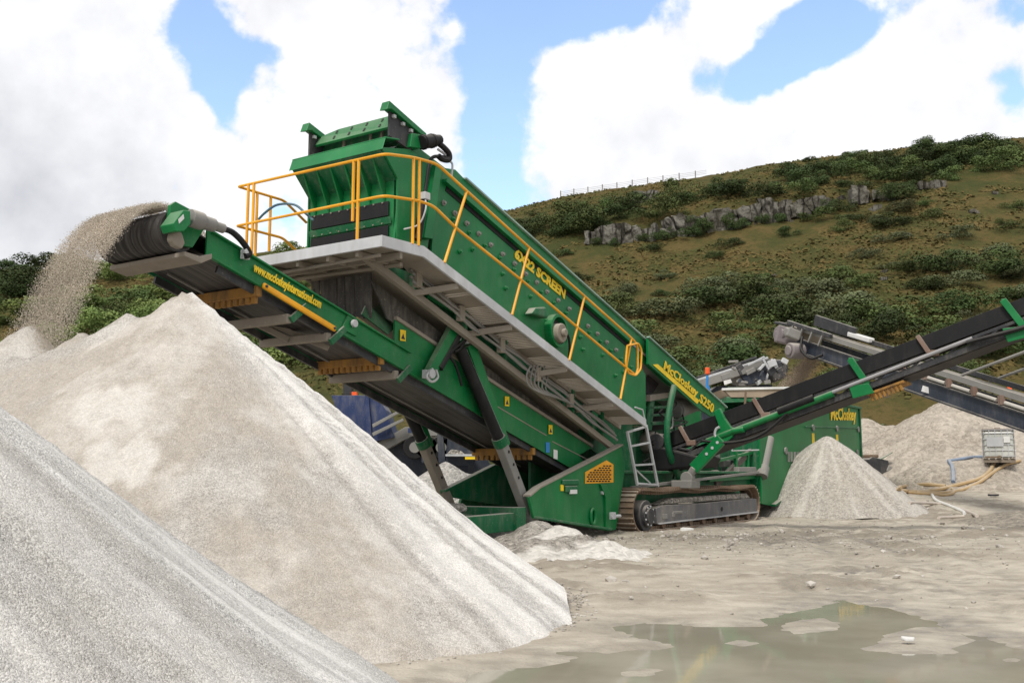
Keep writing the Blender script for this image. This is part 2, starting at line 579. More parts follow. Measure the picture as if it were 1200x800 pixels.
m = MB(); c = M(642, 524, WN - .01); m.slab([c + V((-.08, 0, -.1)), c + V((.06, 0, -.1)), c + V((.06, 0, .1)), c + V((-.08, 0, .1))], (0, -.006, 0)); m.build('sticker', STICKBLUE, TAIL)
m = MB(); c = M(651, 531, WN - .01); m.slab([c + V((-.08, 0, -.1)), c + V((.07, 0, -.12)), c + V((.07, 0, .06)), c + V((-.08, 0, .08))], (0, -.006, 0)); m.build('sticker', WHITE, TAIL)
# pivot brackets along the top of the plate
m = MB()
c = M(413, 378, WN - .03); m.slab([c + V((-.22, 0, -.12)), c + V((.1, 0, -.2)), c + V((.12, 0, .06)), c + V((-.08, 0, .14))], (0, .05, 0))
br = m.build('pivot_bracket', GREEN, TAIL, .006)
m = MB(); c2 = M(414, 379, WN - .05); m.cyl(c2, c2 + V((0, -.05, 0)), .06, 14); m.build('pin', GALV, br, .005, True)

# ---- legs and rams -----------------------------------------------------
def leg(w, mat2):
    l = MB()
    t0, t1 = (-5.25, 3.38), (-4.0, 1.78)
    p0, p1 = V((t0[0], w, t0[1])), V((t1[0], w, t1[1])); q = V((-3.08, w, .45))
    l.bar(p0 + V((.30, .04, .12)), p1 + V((.16, .04, -.05)), .14, .24, (1, 0, .7))
    root = l.build('support_leg', GREEN, PLANT, .008)
    l = MB(); l.cyl(p0, p1 + V((-.02, 0, .02)), .105, 18); l.build('ram_barrel', BLACK, root, 0, True)
    l = MB(); d = (p1 - p0).normalized()
    l.cyl(p1 - d * .16, p1 + d * .02, .135, 18); l.build('ram_collar', GREEN_DIRTY, root, .01, True)
    l = MB(); l.bar(p1, q, .17, .20, (1, 0, .7)); l.build('lower_leg', mat2, root, .02)
    l = MB()
    for t in (.1, .27, .45, .85):
        c = lin(p1, q, t); l.cyl(c + V((.03, -.088, .0)), c + V((.03, -.082, 0)), .03, 10)
    l.build('pin_hole', BLACK, root)
    l = MB(); l.cyl(q + V((0, -.15, 0)), q + V((0, .15, 0)), .13, 16); l.build('foot_pin', mat2, root, .01, True)
    l = MB(); l.tube([p0 + V((.09, -.06, 0)), p1 + V((.09, -.06, 0))], .016, 6); l.build('feed_pipe', GALV, root)
    return root


leg(.58, GREYSTEEL)
leg(2.36, UNDER)
m = MB()
a, b = M(531, 385, .62), M(503, 438, .62)
m.bar(a, b, .12, .2, (1, 0, .6))
ram = m.build('tilt_ram', GREEN, PLANT, .012)
m = MB(); a2, b2 = M(540, 390, .56), M(516, 432, .56); m.cyl(a2, b2, .05, 12); m.build('rod', BLACK, ram, 0, True)
m = MB(); m.tube(curve([M(x, y, .5) for x, y in ((507, 432), (500, 440), (506, 447), (513, 442), (511, 433))], 5), .022, 6); m.build('hose', GALV, ram, 0, True)
m = MB(); c = M(503, 438, .54); m.cyl(c, c + V((0, -.08, 0)), .08, 12); m.box(c + V((.02, .06, 0)), (.16, .1, .14)); m.build('clevis', GALV, ram, .01)
m = MB()
m.slab(ML([(530, 378), (548, 384), (556, 400), (546, 404), (534, 396), (526, 390)], .60), (0, .06, 0))
br = m.build('link_plate', GREEN, PLANT, .008)
m = MB()
for x, y, r in ((534, 385, .05), (535, 396, .05), (545, 399, .06), (541, 418, .05)):
    c = M(x, y, .60); m.cyl(c, c + V((0, -.07, 0)), r, 12)
m.build('pin', GALV, br, .004, True)
m = MB(); m.tube(curve([M(x, y, .52) for x, y in ((545, 399), (531, 410), (528, 418), (533, 426), (538, 440), (541, 452))], 5), .025, 6)
m.tube(curve([M(x, y, .5) for x, y in ((560, 388), (548, 396), (540, 408), (533, 412))], 5), .018, 6)
m.build('hydraulic_hose', BLACK, br, 0, True)

# ---- screen box ----------------------------------------------------------
SWN, SWF = .50, 2.42
top = lambda s: 5.764 + (s + 2.969) * (3.009 - 5.764) / (6.278 + 2.969)
fl = lambda s: 5.87 + (s + 4.807) * (4.177 - 5.87) / (.83 + 4.807)
bm_ = lambda s: 4.527 + (s + 7.854) * (1.705 - 4.527) / (.258 + 7.854)       # lower subframe beam
m = MB()
side = [(-6.25, bm_(-6.25) + .15), (1.70, 2.45), (1.72, 3.5), (.95, fl(.95)), (-4.8, fl(-4.8)), (-6.02, fl(-6.02) + .08)]
m.side(side, SWN, SWN + .04)
SCREEN = m.build('screen_box', GREEN, PLANT, .006)
m = MB(); m.side(side, SWF - .04, SWF); m.build('far_side_plate', GREEN, SCREEN)
m = MB()      # upper plate with the sloping top edge
upl = [(-6.0, fl(-6.0) + .02), (.95, fl(.95)), (1.25, fl(1.25) - .1), (3.0, top(3.0) - .62), (6.2, top(6.2) - .08), (6.3, top(6.3)), (-5.2, top(-5.2)), (-5.45, top(-5.45) + .02), (-5.9, 6.45)]
m.side(upl, SWN + .06, SWN + .10)
m.build('upper_side_plate', GREEN, SCREEN, .006)
m = MB(); m.side(upl, SWF - .10, SWF - .06); m.build('far_upper_plate', GREEN_DIRTY, SCREEN)
m = MB()
m.bar((-5.2, SWN + .05, top(-5.2)), (6.3, SWN + .05, top(6.3)), .09, .035, UPN)
m.build('top_edge', paint('pale_edge_strip', (.25, .36, .30), .6, .45, .2, .1), SCREEN, .004)
m = MB()
m.bar((-5.9, SWN - .02, fl(-5.9)), (.95, SWN - .02, fl(.95)), .16, .07, UPN)
m.build('side_flange', GREEN_CLEAN, SCREEN, .006)
m = MB(); m.bar((-5.8, SWN - .005, fl(-5.8) - .08), (.95, SWN - .005, fl(.95) - .08), .02, .10, UPN); m.build('flange_shadow_strip', BLACK, SCREEN)  # black strip painted in as the shadow line below the flange
m = MB()      # decks between the side plates
for dz, s0, s1 in ((-.35, -5.8, 5.4), (-1.0, -6.0, 1.6)):
    m.slab([(s0, SWN + .04, top(s0) + dz), (s1, SWN + .04, top(s1) + dz), (s1, SWF - .1, top(s1) + dz), (s0, SWF - .1, top(s0) + dz)], (0, 0, -.05))
m.build('screen_deck', GREYSTEEL, SCREEN)
m = MB()      # upright channels at the discharge end of the side plate
m.slab(ML([(511, 192), (518, 196), (507, 280), (497, 278)], SWN - .10), (0, .10, 0))
m.slab(ML([(470, 214), (486, 210), (483, 282), (462, 281)], SWN + .02), (0, .05, 0))
m.build('end_channel', GREEN_CLEAN, SCREEN, .008)

row = [(546, 262), (560, 274), (574, 287), (588, 298), (602, 309), (615, 321), (628, 331), (640, 342), (653, 352), (666, 362), (688, 382), (699, 391), (710, 401), (721, 410), (519, 238), (532, 250)]
bolts = [(M(x, y, SWN), .05, True) for x, y in row]
for i in range(15):
    s = -5.6 + i * .47
    bolts.append((V((s, SWN, fl(s) - .52)), .04, False))
    if i % 2: bolts.append((V((s + .1, SWN, fl(s) - .80)), .045, False))
    if i % 3 == 0: bolts.append((V((s + .2, SWN, fl(s) - 1.05)), .045, False))
meB = {}
for c, r, light in bolts:
    key = (r, light)
    if key not in meB:
        mm = MB(); mm.cyl((0, 0, 0), (0, -.03, 0), r, 8); mm.cyl((0, -.03, 0), (0, -.065, 0), r * .6, 6)
        o = mm.build('bolt', GREYSTEEL if light else GREEN_CLEAN, SCREEN, .004); meB[key] = o
    else:
        o = meB[key].copy(); COL.objects.link(o); o.parent = SCREEN
    o.location = c
# eccentric drive opening
c = M(648, 388, SWN)
m = MB()
n = 22
for k in range(n):
    a0, a1 = 2 * math.pi * k / n, 2 * math.pi * (k + 1) / n
    m.slab([c + V((math.cos(a0) * r, -.16, math.sin(a0) * r)) for r in (.27, .33)] + [c + V((math.cos(a1) * r, -.16, math.sin(a1) * r)) for r in (.33, .27)], (0, .16, 0))
rg = m.build('drive_guard_ring', GREEN_CLEAN, SCREEN, 0)
m = MB(); m.cyl(c + V((0, -.012, 0)), c + V((0, -.002, 0)), .28, 24); m.build('dark_opening', DARKSTEEL, rg)
m = MB(); m.cyl(c + V((-.06, .0, -.06)), c + V((-.06, -.26, -.06)), .19, 18); m.cyl(c + V((-.06, -.26, -.06)), c + V((-.06, -.34, -.06)), .08, 12)
m.build('eccentric_hub', UNDER, rg, .02, True)
m = MB(); m.tube(curve([c + V(q) for q in ((.1, -.15, .02), (.26, -.2, -.1), (.36, -.16, -.42), (.33, -.1, -.75))], 6), .025, 6); m.build('hose', BLACK, rg, 0, True)
m = MB(); q = M(617, 362, SWN); m.slab([q + V((-.1, 0, -.12)), q + V((.5, 0, -.13)), q + V((.42, 0, .08)), q + V((.05, 0, .02))], (0, -.18, 0))
m.build('drive_cover', GREEN_DIRTY, SCREEN, .03)
text('6X22 SCREEN', M(602, 301, SWN - .0), M(661, 350, SWN - .0), .185, LETTER, 'size_lettering', SCREEN, .012, .05)

# ---- lower subframe of the screen: beam, pipes, curtains
m = MB()
m.bar((-7.86, .45, bm_(-7.86)), (.26, .45, bm_(.26)), .10, .12, UPN)
m.bar((-7.86, 2.4, bm_(-7.86)), (.26, 2.4, bm_(.26)), .10, .12, UPN)
SUB = m.build('screen_subframe', UNDER, PLANT, .008)
m = MB()
m.side([(-7.8, bm_(-7.8) + .05), (.2, bm_(.2) + .05), (.2, bm_(.2) + .5), (-6.2, bm_(-6.2) + .55), (-7.0, bm_(-7.0) + .3)], .62, .66)
m.build('inner_plate', GREEN_DIRTY, SUB, .006)
for s in (-6.6, -5.4, -4.2, -3.0, -1.8, -.6):
    m = MB(); m.side([(s, bm_(s) + .05), (s + .07, bm_(s) + .03), (s + .07, bm_(s) + .55), (s, bm_(s) + .57)], .36, .62); m.build('stiffener', GREEN_DIRTY, SUB, .006)
m = MB()
m.side([(-7.3, bm_(-7.3) - .05), (-.2, bm_(-.2) - .05), (-.4, 1.78), (-4.387, 2.95), (-6.9, 3.72)], .80, .83)
m.side([(-7.3, bm_(-7.3) - .05), (-.2, bm_(-.2) - .05), (-.4, 1.78), (-4.387, 2.95), (-6.9, 3.72)], 2.1, 2.13)
m.build('rubber_curtain', CURTAIN, SUB)
m = MB()
for i in range(7):
    w = .86 + i * .19
    m.slab([(-7.25 + .01 * (i % 3), w, 4.42), (-7.25 + .012 * (i % 2), w + .178, 4.42), (-7.22 + .03 * (i % 2), w + .178, 3.70 + .05 * (i % 3)), (-7.22 + .02 * (i % 3), w, 3.70 + .03 * (i % 2))], (.02, 0, 0))
m.build('curtain_strip', CURTAIN, SUB)
m = MB(); m.side([(-1.6, .9), (1.9, .9), (1.9, 3.1), (-1.0, 3.3), (-1.6, 2.0)], 1.5, 1.56); m.side([(-.6, bm_(-.6) - .1), (1.8, 1.2), (1.8, 2.5), (-.6, bm_(-.6) + .4)], .9, .95); m.build('bay_wall', GREEN_DIRTY, SUB)
m = MB()      # pan under the screen
m.slab([(-7.4, .66, bm_(-7.4) + .18), (0, .66, bm_(0) + .18), (0, 2.4, bm_(0) + .18), (-7.4, 2.4, bm_(-7.4) + .18)], (0, 0, .05))
m.build('collecting_pan', UNDER, SUB)
m = MB()      # hydraulic pipes along the subframe
for k, (w, dz) in enumerate(((.30, .22), (.33, .15), (.28, .10), (.34, .28))):
    pts = []
    for i in range(14):
        s = -6.9 + i * .52
        pts.append((s, w + .015 * math.sin(i * 1.7 + k), bm_(s) + dz + .02 * math.sin(i * 2.3 + k * 2)))
    m.tube(pts, .022, 6)
m.build('hydraulic_pipe', GREYSTEEL, SUB, 0, True)
for s in (-6.75, -5.6, -4.4, -3.2, -2.0):
    m = MB(); m.box((s, .31, bm_(s) + .19), (.14, .10, .26)); m.build('pipe_clamp', UNDER, SUB, .01)
m = MB()
for k in range(6):
    x0 = 622 + k * 4
    q = [(x0, 428), (x0 - 5 + k, 440), (x0 - 2, 452 + k), (x0 + 14, 461 + k), (x0 + 32, 466 + k * 2), (x0 + 50, 474 + k * 3)]
    m.tube(curve([M(x, y, .25 + .01 * k) for x, y in q], 5), .016, 5)
m.build('hose_bundle', GREYSTEEL, SUB, 0, True)

# ---- discharge hood -------------------------------------------------------
HS = -7.05
m = MB()      # front panel with side cheeks
m.slab([(HS, .58, 4.86), (HS, 2.44, 4.86), (HS, 2.46, 5.95), (HS, .58, 5.95)], (.04, 0, 0))
m.side([(HS, 4.80), (-6.3, 4.80), (-6.0, 6.3), (-6.75, 6.52), (-7.45, 6.36), (HS, 5.95)], .50, .54)
m.side([(HS, 4.80), (-6.3, 4.80), (-6.0, 6.3), (-6.75, 6.52), (-7.45, 6.36), (HS, 5.95)], 2.48, 2.52)
HOOD = m.build('discharge_hood', GREEN, PLANT, .006)
m = MB()      # sloping underside, lip and top
m.slab([(HS, .54, 5.93), (HS, 2.48, 5.93), (-7.45, 2.48, 6.34), (-7.45, .54, 6.34)], (.03, 0, .03))
m.build('hood_underside', GREEN_DIRTY, HOOD)
m = MB()
m.slab([(-7.47, .47, 6.32), (-7.47, 2.56, 6.32), (-7.40, 2.56, 6.52), (-7.40, .47, 6.52)], (.02, 0, .02))
m.slab([(-7.40, .47, 6.52), (-7.40, 2.56, 6.52), (-7.05, 2.56, 6.58), (-7.05, .47, 6.58)], (0, 0, .025))
m.build('lip', GREEN_CLEAN, HOOD, .006)
m = MB()
for i in range(6):
    w = .75 + i * .31
    m.slab([(HS - .005, w, 5.60), (HS - .005, w, 5.93), (-7.40, w, 6.31)], (0, .03, 0))
m.build('rib', GREEN, HOOD, .003)
m = MB()
for z0, z1 in ((5.36, 5.60), (4.92, 5.20)):
    m.slab([(HS - .012, .66, z0), (HS - .012, 2.40, z0), (HS - .012, 2.40, z1), (HS - .012, .66, z1)], (-.02, 0, 0))
m.build('rubber_strip', BLACK, HOOD, .004)
m = MB()
m.slab([(HS - .012, .6, 5.22), (HS - .012, 2.42, 5.22), (HS - .04, 2.42, 5.33), (HS - .04, .6, 5.33)], (-.02, 0, 0))
m.slab([(HS - .012, .6, 4.80), (HS - .012, 2.42, 4.80), (HS - .03, 2.42, 4.90), (HS - .03, .6, 4.90)], (-.02, 0, 0))
m.build('clamp_plate', GREEN_DIRTY, HOOD, .006)
m = MB()
for z in (5.24, 5.58, 4.94):
    for i in range(9):
        c = V((HS - .035, .78 + i * .19, z)); m.cyl(c, c + V((-.02, 0, 0)), .013, 6)
m.build('bolt_row', UNDER, HOOD)
m = MB(); m.tube(curve([M(x, y, .36) for x, y in ((522, 184), (508, 184), (503, 193), (499, 220), (494, 245), (490, 282))], 6), [.03] * 31, 8)
m.tube([M(497, 233, .34), M(489, 281, .34)], .07, 10)
m.build('rubber_duct', BLACK, HOOD, 0, True)
m = MB(); c = M(498, 230, .3); m.box(c, (.14, .12, .12)); m.tube(curve([c, c + V((-.1, -.1, -.25)), c + V((-.15, 0, -.5)), c + V((-.4, .1, -.62))], 5), .016, 6)
m.build('pipe_fitting', GALV, HOOD, .01)

# ---- chute box on the hood -----------------------------------------------
m = MB()      # frames of the near and far cheeks
CH = empty('feed_chute', (0, 0, 0), 0, PLANT)
for w0, nm, mt in ((.5, 'cheek', DARKSTEEL), (2.28, 'cheek', DARKSTEEL)):
    mm = MB(); mm.side([(-7.27, 6.60), (-7.27, 7.02), (-6.6, 6.84), (-6.72, 6.50)], w0, w0 + .04); ck = mm.build(nm, mt, CH, .004)
    mm = MB()
    mm.side([(-7.36, 7.14), (-6.42, 6.87), (-6.42, 6.78), (-7.3, 7.02), (-7.42, 6.98)], w0 - .07, w0 + .09)
    mm.build('cheek_flange', GREEN, ck, .008)
    mm = MB()
    for t in (.12, .45, .75):
        c = lin((-7.27, w0 - .02, 6.96), (-6.6, w0 - .02, 6.78), t); mm.box(c, (.06, .05, .05))
    mm.build('wedge', GALV, ck)
m = MB()      # perforated wear plate and the recess below it
A0, A1, B1, B0 = S(387.5, 163, -7.1), S(453, 145, -7.1), S(445, 134, -6.95), S(390, 150, -6.95)
A0 = V((-7.17, 2.26, 6.80)); A1 = V((-7.17, .56, 6.80)); B1 = V((-7.03, .56, 7.05)); B0 = V((-7.03, 1.85, 7.05)); B00 = V((-7.06, 2.26, 6.98))
m.slab([A0, A1, B1, B0, B00], (.03, 0, -.03))
pp = m.build('perforated_plate', GREEN, CH, .006)
m = MB()
for i in range(4):
    for t in (.28, .72):
        c = lin(lin(A1, A0, .16 + .2 * i), lin(B1, V((-7.03, 2.26, 7.05)), .16 + .2 * i), t) + V((-.004, 0, .004))
        d = (B1 - A1).normalized() * .035; e = V((0, .018, 0))
        m.slab([c - d - e, c + d - e, c + d + e, c - d + e], (-.003, 0, .003))
m.build('slot', BLACK, pp)
m = MB(); m.slab([(-7.0, .54, 6.54), (-7.0, 2.28, 6.54), (-6.93, 2.28, 6.99), (-6.93, .54, 6.99)], (.04, 0, 0)); rc = m.build('back_panel', GREEN_DIRTY, CH)
m = MB()
for w in (.9, 1.15, 1.75): m.box((-7.0, w, 6.72), (.04, .03, .22))
m.build('upright', UNDER, rc)
m = MB(); m.box((-7.06, 1.40, 6.64), (.06, 1.75, .045)); m.build('dusty_ledge', UNDER, CH, .005)
m = MB(); m.slab(ML([(483, 156), (496, 158), (494, 174), (481, 172)], .42), (0, .3, 0)); m.build('motor_mount', GREEN_CLEAN, CH, .01)
m = MB(); a, b = M(494, 167, .38), M(515, 164, .38); m.cyl(a, lin(a, b, .7), .115, 14); m.cyl(lin(a, b, .7), b, .09, 12)
m.cyl(lin(a, b, .05), lin(a, b, .12), .13, 14); m.cyl(lin(a, b, .5), lin(a, b, .58), .125, 14)
m.build('chute_motor', BLACK, CH, .008, True)
m = MB(); m.tube(curve([M(x, y, .36) for x, y in ((514, 168), (520, 173), (526, 180), (526, 187), (519, 187), (514, 183))], 6), .05, 8); m.build('motor_hose', BLACK, CH, 0, True)
m = MB(); m.tube(curve([M(x, y, .4) for x, y in ((513, 175), (521, 181), (524, 188), (530, 192), (529, 208))], 5), .02, 6); m.build('return_pipe', GALV, CH, 0, True)
m = MB(); m.side([(-7.0, 6.45), (-5.4, 6.1), (-5.5, 6.55), (-6.6, 6.8)], .72, 2.2); m.build('feed_lip', GREEN, CH, .006)

# ---- walkway ---------------------------------------------------------------
WW = -.20
wk = lambda s: 4.696 + (s + 7.223) * (2.382 - 4.696) / (.284 + 7.223)
FS = -8.15
m = MB()
TH = .17
e1, e2, e3 = (-8.15, 4.70), (-7.22, 4.72), (.30, wk(.30) + .02)
m.slab([(e1[0], WW, e1[1]), (e2[0], WW, e2[1]), (e3[0], WW, e3[1]), (e3[0], WW, e3[1] - TH), (e2[0], WW, e2[1] - TH), (e1[0], WW, e1[1] - TH)], (0, .045, 0))
m.slab([(FS - .045, WW - .0, 4.70), (FS - .045, 2.95, 4.70), (FS - .045, 2.95, 4.70 - TH), (FS - .045, WW - .0, 4.70 - TH)], (.045, 0, 0))
WALK = m.build('walkway', GALV, PLANT, .006)
m = MB()
m.slab([(FS, WW + .045, 4.56), (FS, 2.95, 4.56), (-7.0, 2.95, 4.56), (-7.0, WW + .045, 4.56)], (0, 0, .04))
m.slab([(-7.0, WW + .045, 4.56), (-7.0, .46, 4.56), (-6.8, .46, wk(-6.8) - .12), (-6.8, WW + .045, wk(-6.8) - .12)], (0, 0, .04))
m.build('front_deck', UNDER, WALK)
m = MB()
for w in (.35, .95, 1.6, 2.3): m.bar((FS + .02, w, 4.50), (-7.1, w, 4.50), .06, .09)
m.bar((-7.7, WW + .05, 4.49), (-7.7, 2.9, 4.49), .06, .1)
m.tube([(-8.0, .0, 4.46), (-7.9, 2.8, 4.45)], .03, 6); m.tube([(-7.4, .1, 4.44), (-7.5, 2.7, 4.44)], .04, 6)
m.build('deck_joist', UNDER, WALK, .005)
m = MB()      # open grating treads on the slope: solid bands and slotted bands
s = -6.8; i = 0
while s < .2:
    slot = 2 <= i % 8 <= 6 and i > 5
    L = .13
    if not slot:
        m.slab([(s, WW + .045, wk(s) - .12), (s, .44, wk(s) - .12), (s + L, .44, wk(s + L) - .12), (s + L, WW + .045, wk(s + L) - .12)], (0, 0, .03))
    else:
        for k in range(2):
            a = s + k * L / 2; b = a + L * .22
            m.slab([(a, WW + .045, wk(a) - .12), (a, .44, wk(a) - .12), (b, .44, wk(b) - .12), (b, WW + .045, wk(b) - .12)], (0, 0, .03))
    s += L; i += 1
m.build('grating', UNDER, WALK)
for s in (-4.75, -2.9, -1.1, -6.3):
    m = MB()
    m.bar((s, WW + .06, wk(s) - .17), (s - .42, .46, wk(s - .42) - .42), .07, .10)
    m.bar((s - .0, WW + .05, wk(s) - .17), (s - .0, .50, wk(s) - .17), .06, .09)
    m.bar((s - .0, .46, wk(s) - .17), (s - .42, .46, wk(s - .42) - .42), .06, .09)
    m.build('bracket', UNDER, WALK, .006)
m = MB()
m.bar((-6.7, .43, wk(-6.7) - .13), (.3, .43, wk(.3) - .13), .05, .1, UPN); m.build('inner_stringer', UNDER, WALK, .004)

# ---- handrail ----------------------------------------------------------------
RA = .024
tp = [(-8.16, -.2, 5.93), (-7.50, -.2, 6.05), (-6.93, -.2, 6.10), (-6.135, -.2, 5.848), (-4.261, -.2, 5.259), (-2.286, -.2, 4.669), (-.327, -.2, 4.07), (-.05, -.2, 3.96), (-.06, -.2, 3.45)]
md = [(-8.16, -.2, 5.295), (-7.38, -.2, 5.40), (-7.0, -.2, 5.40), (-6.404, -.2, 5.161), (-4.484, -.2, 4.618), (-2.624, -.2, 4.041), (-.616, -.2, 3.433), (-.15, -.2, 3.30), (-.06, -.2, 3.45)]
m = MB()
m.tube(rounded([(-8.16, 2.92, 5.955)] + tp, .14), RA, 8)
m.tube(rounded([(-8.16, 2.92, 5.29)] + md, .14), RA, 8)
RAIL = m.build('handrail', YELLOW, PLANT, 0, True)
m = MB()
for z in (5.955, 5.29):
    e = rounded([(-8.16, 2.90, z), (-8.16, 3.0, z), (-7.7, 3.0, z), (-7.15, 3.0, z), (-6.6, 3.0, z - .28)], .1)
    m.tube(e, RA, 8)
m.build('end_loop', YELLOW, RAIL, 0, True)
posts = [((-8.16, -.2 + .52, 4.6), (-8.16, -.2 + .52, 5.94)), ((-8.16, .42, 5.0), (-8.16, .42, 5.94)),
         ((-7.50, -.2, 4.7), (-7.50, -.2, 6.05)), ((-7.36, -.2, 4.7), (-7.36, -.2, 6.07)),
         ((-6.71, -.2, 4.55), (-6.135, -.2, 5.848)), ((-4.807, -.2, 3.97), (-4.261, -.2, 5.259)),
         ((-2.887, -.2, 3.36), (-2.286, -.2, 4.669)), ((-.86, -.2, 2.76), (-.327, -.2, 4.07)),
         ((-8.16, 2.75, 4.6), (-8.16, 2.75, 5.95)), ((-8.16, 2.62, 4.6), (-8.16, 2.62, 5.95)), ((-7.75, 3.0, 4.6), (-7.75, 3.0, 5.95)), ((-7.45, 3.0, 5.0), (-7.45, 3.0, 5.95))]
for a, b in posts:
    m = MB(); m.tube([a, b], RA, 8)
    q = m.build('post', YELLOW, RAIL, 0, True)
m = MB()
lp = [M(x, y, -.22) for x, y in ((735, 405), (748, 402), (752, 410), (751, 432), (745, 440), (736, 437), (733, 425))]
m.tube(rounded(lp + [lp[0]], .08), RA * .9, 8); m.build('gate_loop', YELLOW, RAIL, 0, True)
m = MB(); m.tube(curve([S(x, y, -8.1) for x, y in ((303, 257), (311, 249), (325, 240), (345, 240), (358, 250), (367, 258))], 6), .02, 6); m.build('blue_hose', paint('faded_blue_hose', (.05, .13, .17), .2, .5), RAIL, 0, True)

# ---- ladder -----------------------------------------------------------------
m = MB()
a0, a1 = M(735, 505, .1), M(747, 568, .1); b0, b1 = M(757, 498, .1), M(771, 570, .1)
m.bar(a0, a1, .05, .06, (1, 0, 0)); m.bar(b0, b1, .05, .06, (1, 0, 0))
m.tube([b0, M(753, 480, .1), M(744, 477, .1)], .02, 6)
LAD = m.build('ladder', GALV, PLANT, .006)
for t in (.02, .28, .63, .97):
    m = MB(); m.bar(lin(a0, a1, t), lin(b0, b1, t), .06, .04); m.build('rung', GALV, LAD, .004)
m = MB(); m.tube([M(745, 550, .1), M(762, 566, .1)], .018, 6); m.build('stay', GALV, LAD)

# ---- chassis ----------------------------------------------------------------
m = MB()
cw = .30
chs = ML([(620, 582), (632, 572), (700, 538), (728, 523), (733, 545), (722, 620), (714, 622), (626, 607)], cw)
m.side([(p.x, p.z) for p in chs], cw, cw + .06)
CHS = m.build('chassis', GREEN, PLANT, .008)
m = MB(); m.side([(-2.6, .45), (-2.4, .95), (.2, 1.6), (.3, .3)], 2.6, 2.66); m.build('far_chassis_plate', GREEN_DIRTY, CHS)
m = MB()
e = [M(620, 582, cw), M(632, 572, cw), M(700, 537, cw), M(729, 522, cw)]
for a, b in zip(e, e[1:]): m.bar(a + V((0, .05, .02)), b + V((0, .05, .02)), .16, .035)
m.build('dusty_top_edge', UNDER, CHS, .004)
m = MB(); m.slab(ML([(704, 567), (711, 568), (716, 579), (716, 621), (711, 621), (710, 583)], cw - .05), (0, .05, 0)); m.build('corner_post', GREEN_CLEAN, CHS, .008)
m = MB(); m.bar(M(626, 606, cw) + V((0, -.03, 0)), M(714, 620, cw) + V((0, -.03, 0)), .1, .04); m.build('bottom_flange', GREEN_DIRTY, CHS, .006)
vg = ML([(686, 566.5), (719, 565), (719, 544), (711, 539), (686, 553)], cw - .012)
m = MB(); m.slab(vg, (0, .012, 0)); VENT = m.build('vent_grille', paint('yellow_grille_paint', (.80, .36, .012), .15, .4, .12, .05), CHS, .004)
m = MB()
for r_ in range(8):
    y = 563.5 - r_ * 2.55
    for c_ in range(9):
        x = 689 + c_ * 3.5 + (1.6 if r_ % 2 else 0)
        ytop = 553.5 - (x - 686) * .53 + 1.5 if x < 711 else 541 + (x - 711) * .5
        if x > 716.5 or y < ytop + 1.5: continue
        m.slab(ML([(x - 1.3, y + .8), (x + 1.3, y + .8), (x + 1.3, y - .8), (x - 1.3, y - .8)], cw - .015), (0, .002, 0))
m.build('vent_hole', BLACK, VENT)
c = M(695, 605, cw - .03)
m = MB(); m.tube([c + V((math.cos(t) * .09, 0, math.sin(t) * .15)) for t in [2 * math.pi * k / 16 for k in range(17)]], .03, 8); m.build('lifting_eye', GREEN_CLEAN, CHS, 0, True)
c = M(666, 571, cw); m = MB(); m.box(c + V((.05, -.02, .1)), (.62, .04, .10)); m.box(c + V((.05, -.03, -.03)), (.45, .06, .12)); m.build('handle_recess', GREEN_DIRTY, CHS, .02)
m = MB(); m.box(c + V((.1, -.05, -.08)), (.26, .03, .08)); m.build('decal', WHITE, CHS)
m = MB(); m.box(c + V((-.25, -.01, .0)), (.09, .02, .12)); m.build('decal', LETTER, CHS)
m = MB(); c = M(705, 577, cw); m.cyl(c, c + V((0, -.04, 0)), .04, 10); m.build('bolt', GALV, CHS)
q0, q1 = M(517, 575, 2.3), M(577, 545, 2.3)
FW = [(q0.x, q0.z), (q1.x, q1.z), (q1.x + 1.6, q1.z), (q1.x + 1.6, .45), (q0.x + .1, q0.z - .1)]
# tail of the chassis: floor rails and cross member by the leg foot
m = MB()
m.side([(-3.45, .22), (-6.2, .22), (-6.3, .40), (-5.9, .45), (-3.5, .55)], 2.36, 2.42)
m.bar((-3.4, .55, .40), (-6.1, .75, .34), .22, .32)
m.bar((-3.4, 1.5, .38), (-6.0, 1.5, .36), .2, .25)
m.box((-6.05, 1.5, .42), (.2, 1.9, .34)); m.box((-3.6, 1.5, .45), (.3, 2.2, .40)); m.box((-4.8, 1.5, .38), (.16, 1.9, .2))
m.build('tail_frame', GREEN_DIRTY, CHS, .01)
m = MB(); m.side(FW, 2.30, 2.35); m.bar((FW[0][0], 2.26, FW[0][1]), (FW[1][0], 2.26, FW[1][1]), .14, .05); m.build('far_wing_plate', GREEN_DIRTY, CHS, .006)
for i, (s, w) in enumerate(((-5.4, .9), (-4.6, 1.2), (-5.0, 2.0), (-4.1, 1.6))):
    m = MB(); m.box((s, w, .60 + .04 * (i % 2)), (.5, .3, .14)); m.build('spilled_mud', MUD, CHS, .06)
# main beam behind the tracks and the deck over it
m = MB()
m.side([(-.5, .55), (8.9, .55), (8.9, 1.28), (-.1, 1.28), (-.5, 1.0)], .62, .70)
m.side([(-.5, .55), (8.9, .55), (8.9, 1.28), (-.5, 1.28)], 2.2, 2.28)
m.slab([(-.4, .40, 1.26), (8.9, .40, 1.26), (8.9, 2.5, 1.26), (-.4, 2.5, 1.26)], (0, 0, .06))
m.build('main_beam', GREEN_DIRTY, CHS, .01)
m = MB(); m.bar(M(740, 571, .35), M(890, 553, .35), .06, .06); m.build('deck_edge', GREYSTEEL, CHS)

